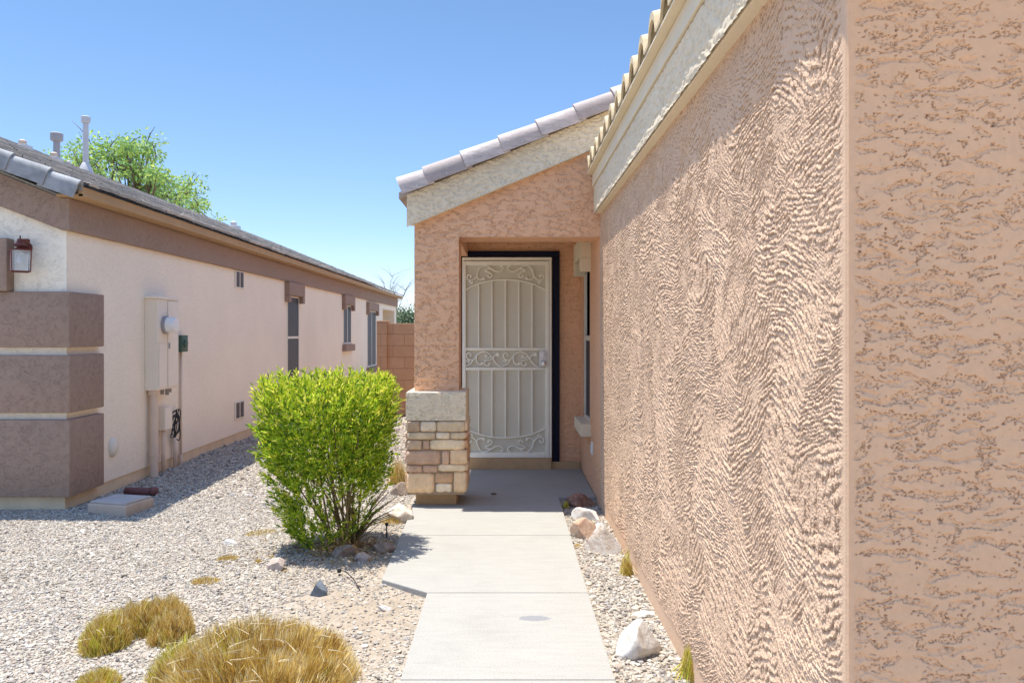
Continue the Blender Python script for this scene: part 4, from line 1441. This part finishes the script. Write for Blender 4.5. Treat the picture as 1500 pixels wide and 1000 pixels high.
# fallen twig / drip tube and emitter
def gpt(px, py, dz=.01):
    Yv = F * (H + .045) / (py - CY)
    return (PX(px, Yv), Yv, float(gz(PX(px, Yv), Yv)) + dz)
b = MB(); b.tube(smooth_path([gpt(497, 849, .03), gpt(505, 850, .03), gpt(517, 858, .025), gpt(527, 870, .01)], 5), .003, 6); b.lathe([(.012, -.01), (.014, .01)], gpt(497, 849, .03), 'z', 8)
setp(b.build('drip_tube', M['cable'], None, True), 'short curved dark drip tube poking out of bare soil', 'drip tube')
e = gpt(566.5, 795)
b = MB(); b.tube([e, (e[0], e[1], e[2] + .09)], .005, 6); b.lathe([(.011, 0), (.014, .012), (.008, .02)], (e[0], e[1], e[2] + .085), 'z', 8)
setp(b.build('sprinkler_stake', M['cable'], None, True), 'thin dark sprinkler stake between the bush and the walkway', 'sprinkler')
b = MB()
lp_ = (PX(723, 7.05), 7.03, .006)
b.prism([(lp_[0] - .025, lp_[1]), (lp_[0] - .005, lp_[1] - .014), (lp_[0] + .028, lp_[1] - .004), (lp_[0] + .004, lp_[1] + .016)], 'z', .004, .016, .003)
setp(b.build('dead_leaf', M['bark']), 'single dark dead leaf on the shaded porch slab', 'leaf')


# clipped bush
def leaf_quads(P, D, L, W, cols, seed, fold=.35):
    """lance shaped leaves: base, two shoulders, tip, folded along the midrib"""
    r = np.random.default_rng(seed)
    n = len(P)
    D = D / (np.linalg.norm(D, axis=1, keepdims=True) + 1e-9)
    S = np.cross(D, r.normal(size=(n, 3))); S /= np.linalg.norm(S, axis=1, keepdims=True) + 1e-9
    U = np.cross(S, D)
    mid = P + D * (L * .5)[:, None]
    V = np.stack([P, mid + S * W[:, None] + U * (W * fold)[:, None], P + D * L[:, None] - U * (L * .08)[:, None], mid - S * W[:, None] + U * (W * fold)[:, None]], 1)
    f = np.arange(n)[:, None] * 4
    Fc = np.concatenate([f + np.array([[0, 1, 2]]), f + np.array([[0, 2, 3]])], 0)
    return V.reshape(-1, 3), Fc, np.repeat(cols, 4, 0)


bush = empty('bush', (-1.16, 5.35, -.03), 'bright lime green clipped bush with bare lower stems beside the walkway', 'bush')
BXC, BYC = -1.215, 5.36


def bush_half(z):
    """half width and centre shift of the bush at height z"""
    t = np.clip(z / 1.2, 0, 1)
    left = np.interp(t, [0, .08, .2, .4, .65, .88, 1.0], [.16, .25, .33, .40, .455, .49, .44])
    right = np.interp(t, [0, .08, .2, .4, .65, .88, 1.0], [.10, .18, .29, .37, .43, .465, .42])
    return left, right


r = np.random.default_rng(5)
ns = 2100
z = 1.16 * r.random(ns) ** .72
lf, rt_ = bush_half(z)
a = r.random(ns) * 2 * np.pi; q = r.random(ns) ** .38
hx = np.where(np.cos(a) < 0, lf, rt_)
x = BXC + q * np.cos(a) * hx
y = BYC + q * np.sin(a) * (lf + rt_) / 2 * .95
# thin the lower right
kp = ~((z < .42) & (x > BXC + .02) & (r.random(ns) < .72)) & ~((z < .10) & (r.random(ns) < .5)) & ~((z < .5) & (q < .6)) & ~((z < .45) & (r.random(ns) < .3))
z, x, y, q, a = z[kp], x[kp], y[kp], q[kp], a[kp]
topfac = sstep(.75, 1.15, z)
edge_wave = .05 * fbm(x * 4, y * 4, 400, 2)
z = np.minimum(z, 1.17 + edge_wave - .13 * q ** 5)
P0 = np.stack([x, y, z - .03], -1)
sd = np.stack([np.cos(a) * q * (.75 - .45 * topfac), np.sin(a) * q * (.75 - .45 * topfac), .55 + .5 * topfac], -1) + r.normal(0, .22, (len(x), 3))
sd /= np.linalg.norm(sd, axis=1, keepdims=True)
PL, DL, LL, WL, CLs = [], [], [], [], []
SH = np.array([(.70, .72, .05), (.44, .58, .035), (.24, .38, .03), (.80, .76, .14), (.10, .19, .015)])
nl = 17
slen = .10 + .07 * r.random(len(x))
for k in range(nl):
    t = (k + r.random(len(x))) / nl
    p = P0 + sd * (slen * (t - .45))[:, None]
    d = sd * .9 + r.normal(0, .42, (len(x), 3))
    PL.append(p); DL.append(d)
    LL.append(.030 + .024 * r.random(len(x))); WL.append(.0042 + .0026 * r.random(len(x)))
    bright_share = np.clip(.25 + .55 * t * topfac + .25 * r.random(len(x)) - .1, 0, 1)  # brighter leaf colours more likely towards the top and shoot tips
    ci = np.where(r.random(len(x)) < bright_share, r.choice([0, 3, 1], len(x)), r.choice([1, 2, 4], len(x)))
    CLs.append(SH[ci] * (.85 + .3 * r.random((len(x), 1))))
V, Fc, cc = leaf_quads(np.concatenate(PL), np.concatenate(DL), np.concatenate(LL), np.concatenate(WL), np.concatenate(CLs), 6)
link('foliage', np_mesh('foliage', V, Fc, False, colors=cc), M['leaf'], bush)
b = MB()
for k in range(18):
    a = k * 2.4 + rnd.random(); q = .15 + .85 * rnd.random()
    bx0, by0 = BXC + .12 + .10 * math.cos(a) * rnd.random(), BYC + .10 * math.sin(a)
    tz = .55 + .55 * rnd.random()
    l_, r_ = bush_half(np.array(tz)); ex = BXC + math.cos(a) * q * float(r_) * .85; ey = BYC + math.sin(a) * q * float(r_) * .8
    pts = smooth_path([(bx0, by0, -.06), (bx0 + (ex - bx0) * .25 + rnd.uniform(-.04, .04), by0 + (ey - by0) * .3 + rnd.uniform(-.04, .04), tz * .25), (bx0 + (ex - bx0) * .65, by0 + (ey - by0) * .65, tz * .6), (ex, ey, tz)], 4)
    n_ = len(pts)
    b.tube([tuple(p) for p in pts], [.010 - .0075 * i / n_ for i in range(n_)], 6)
    for j in range(4):
        i0 = rnd.randrange(2, n_ - 1); p = pts[i0]
        d = np.array([rnd.uniform(-1, 1), rnd.uniform(-1, 1), .6]) * (.10 + .10 * rnd.random())
        b.tube([tuple(p), tuple(p + d * .5 + np.array([0, 0, -.01])), tuple(p + d)], [.0045, .0035, .002], 5)
# low bare twigs on the right
for k in range(10):
    p = np.array([BXC + .16, BYC - .05 + .15 * rnd.random(), .02]); d = np.array([.22 + .12 * rnd.random(), rnd.uniform(-.2, .1), .18 + .25 * rnd.random()])
    b.tube([tuple(p), tuple(p + d * .5 + np.array([0, 0, .04])), tuple(p + d)], [.007, .005, .0025], 5)
b.build('stem', M['twig'], bush, True)

# dry leaf litter and broken stems under the bush
r = np.random.default_rng(77); n = 900
a = r.random(n) * 2 * np.pi; q = np.abs(r.normal(0, .22, n)) + .02
P = np.stack([BXC + .12 + np.cos(a) * q * 1.3, BYC - .08 + np.sin(a) * q, 0 * a], -1); P = P[P[:, 0] < -.80]; n = len(P)
P[:, 2] = gz(P[:, 0], P[:, 1]) + .006 + .012 * r.random(n)
D = np.stack([r.normal(size=n), r.normal(size=n), .25 * r.normal(size=n)], -1)
LC = np.array([(.30, .19, .09), (.42, .29, .13), (.20, .12, .07), (.50, .38, .20)])[r.integers(0, 4, n)]
V, Fc, cc = leaf_quads(P, D, .03 + .03 * r.random(n), .003 + .003 * r.random(n), LC, 78)
setp(link('leaf_litter', np_mesh('leaf_litter', V, Fc, False, colors=cc), M['blade']), 'dry brown leaf litter on the soil under the bush', 'leaf litter', kind='stuff')

# trees beyond
def tree(name, px, Yv, ztop, zlow, wl, wr, nclump, leaves, cols, label, seed, trunk_r=.16, lsz=.16, bareness=0):
    r = np.random.default_rng(seed); rr = random.Random(seed)
    x0 = PX(px, Yv)
    t = empty(name, (x0, Yv, -.06), label, 'tree')
    b = MB()
    b.tube([(x0, Yv, -.3), (x0 + .1, Yv, zlow * .5), (x0 + .05, Yv + .1, zlow)], [trunk_r * 1.3, trunk_r, trunk_r * .8], 8)
    cl = []
    for k in range(nclump):
        a = rr.random() * 2 * math.pi; q = rr.random() ** .55
        zt = zlow + (ztop - zlow) * (.12 + .88 * rr.random() ** .8)
        f = math.sin(math.pi * min(1, .25 + .68 * (zt - zlow) / (ztop - zlow))) ** .7
        wx = (wl if math.cos(a) < 0 else wr)
        c = np.array([x0 + math.cos(a) * q * wx * f, Yv + math.sin(a) * q * (wl + wr) / 2 * f, zt])
        cl.append(c)
        base = np.array([x0 + .05, Yv + .1, zlow * (.75 + .3 * rr.random())])
        mid = base + (c - base) * .5 + np.array([rr.uniform(-.3, .3), rr.uniform(-.3, .3), .25])
        pts = smooth_path([base, mid, c], 4); n_ = len(pts)
        b.tube([tuple(p) for p in pts], [trunk_r * (.30 - .26 * i / n_) for i in range(n_)], 5)
        for j in range(3 + 4 * bareness):
            p = pts[rr.randrange(3, n_)]
            d = np.array([rr.uniform(-1, 1), rr.uniform(-1, 1), rr.uniform(.1, 1)]) * (.5 + .5 * rr.random())
            b.tube([tuple(p), tuple(p + d * .5 + np.array([0, 0, .06])), tuple(p + d)], [trunk_r * .12, trunk_r * .08, trunk_r * .04], 4)
    b.build('trunk', M['bark'], t, True)
    if leaves:
        PL, DL, CL = [], [], []
        for c in cl:
            n = int(leaves * (.4 + 1.1 * rr.random()))
            rad = .35 + .40 * rr.random()
            v = r.normal(size=(n, 3)); v /= np.linalg.norm(v, axis=1, keepdims=True)
            p = c + v * (rad * r.random((n, 1)) ** .45) * np.array([1, 1, .75])
            PL.append(p); DL.append(v * .6 + np.array([0, 0, -.3]) + r.normal(0, .5, (n, 3)))
            CL.append(np.array(cols)[r.integers(0, len(cols), n)] * (.75 + .5 * r.random((n, 1))))
        P = np.concatenate(PL); n = len(P)
        V, Fc, cc = leaf_quads(P, np.concatenate(DL), lsz * (.6 + .8 * r.random(n)), lsz * .24 * (.7 + .6 * r.random(n)), np.concatenate(CL), seed)
        link('crown', np_mesh('crown', V, Fc, False, colors=cc), M['leaf'], t)
    return t


TG = [(.30, .46, .10), (.42, .56, .13), (.22, .38, .12), (.50, .60, .16), (.26, .42, .20)]
tree('tree', 184, 30, 8.6, 4.4, 3.9, 3.5, 100, 112, TG, 'airy green tree rising behind the grey tile roof', 61, .2)
tree('tree', 572, 34, 3.9, 1.4, .5, .9, 14, 0, TG, 'bare leafless tree beyond the block wall', 62, .07, bareness=2)
tree('shrub', 597, 30, 2.1, .8, .5, .7, 16, 140, [(.10, .17, .08), (.14, .21, .11), (.17, .23, .14)], 'dull green shrubby tree behind the block wall top', 63, .06, lsz=.13)
tree('shrub', 583, 31, 1.95, .8, .25, .3, 7, 70, [(.10, .17, .08), (.14, .21, .11)], 'small sparse green shrub left of the dull green tree', 64, .05, lsz=.1)

# ------------------------------------------------------------------ LIGHT, SKY, CAMERA
trav = Vector((.205, -.060, -1.0)).normalized()
EL = math.asin(-trav.z)
AZ = math.atan2(-trav.x, -trav.y)        # from +Y towards +X
sun = bpy.data.lights.new('sun', 'SUN'); sun.energy = 2.8; sun.angle = math.radians(.53); sun.color = (1, .95, .865)
so = bpy.data.objects.new('sun', sun); COL.objects.link(so)
so.rotation_euler = trav.to_track_quat('-Z', 'Y').to_euler(); so.location = (-3, 2, 12)
w = bpy.data.worlds.new('World'); sc.world = w; w.use_nodes = True
nt = w.node_tree
sky = nt.nodes.new('ShaderNodeTexSky'); sky.sky_type = 'NISHITA'; sky.sun_disc = False
sky.sun_elevation = EL; sky.sun_rotation = AZ
sky.air_density = 1.0; sky.dust_density = .15; sky.ozone_density = 1.6; sky.altitude = 400
bg = nt.nodes['Background']; bg.inputs['Strength'].default_value = .15
tc = nt.nodes.new('ShaderNodeTexCoord'); sx = nt.nodes.new('ShaderNodeSeparateXYZ')
nt.links.new(tc.outputs['Generated'], sx.inputs[0])
tone = ramp(nt, sx.outputs['Z'], [(0, (.40, .40, .49)), (.12, (.365, .40, .49)), (.40, (.34, .40, .44)), (.66, (1, 1, 1))])
nt.links.new(mixc(nt, 1.0, sky.outputs[0], tone, 'MULTIPLY'), bg.inputs['Color'])

cam = bpy.data.cameras.new('camera'); co = bpy.data.objects.new('camera', cam); COL.objects.link(co)
co.location = (0, 0, H); co.rotation_euler = (math.radians(90), 0, 0)
cam.sensor_width = 36; cam.lens = F / 1500 * 36
cam.shift_x = (750 - CX) / 1500; cam.shift_y = -(500 - CY) / 1500
cam.clip_start = .05; cam.clip_end = 3000
sc.camera = co
sc.view_settings.view_transform = 'Standard'; sc.view_settings.look = 'None'
sc.view_settings.exposure = 1.52; sc.view_settings.gamma = 1; sc.view_settings.use_curve_mapping = False
sc.cycles.max_bounces = 8; sc.cycles.diffuse_bounces = 6
sc.cycles.use_denoising = True
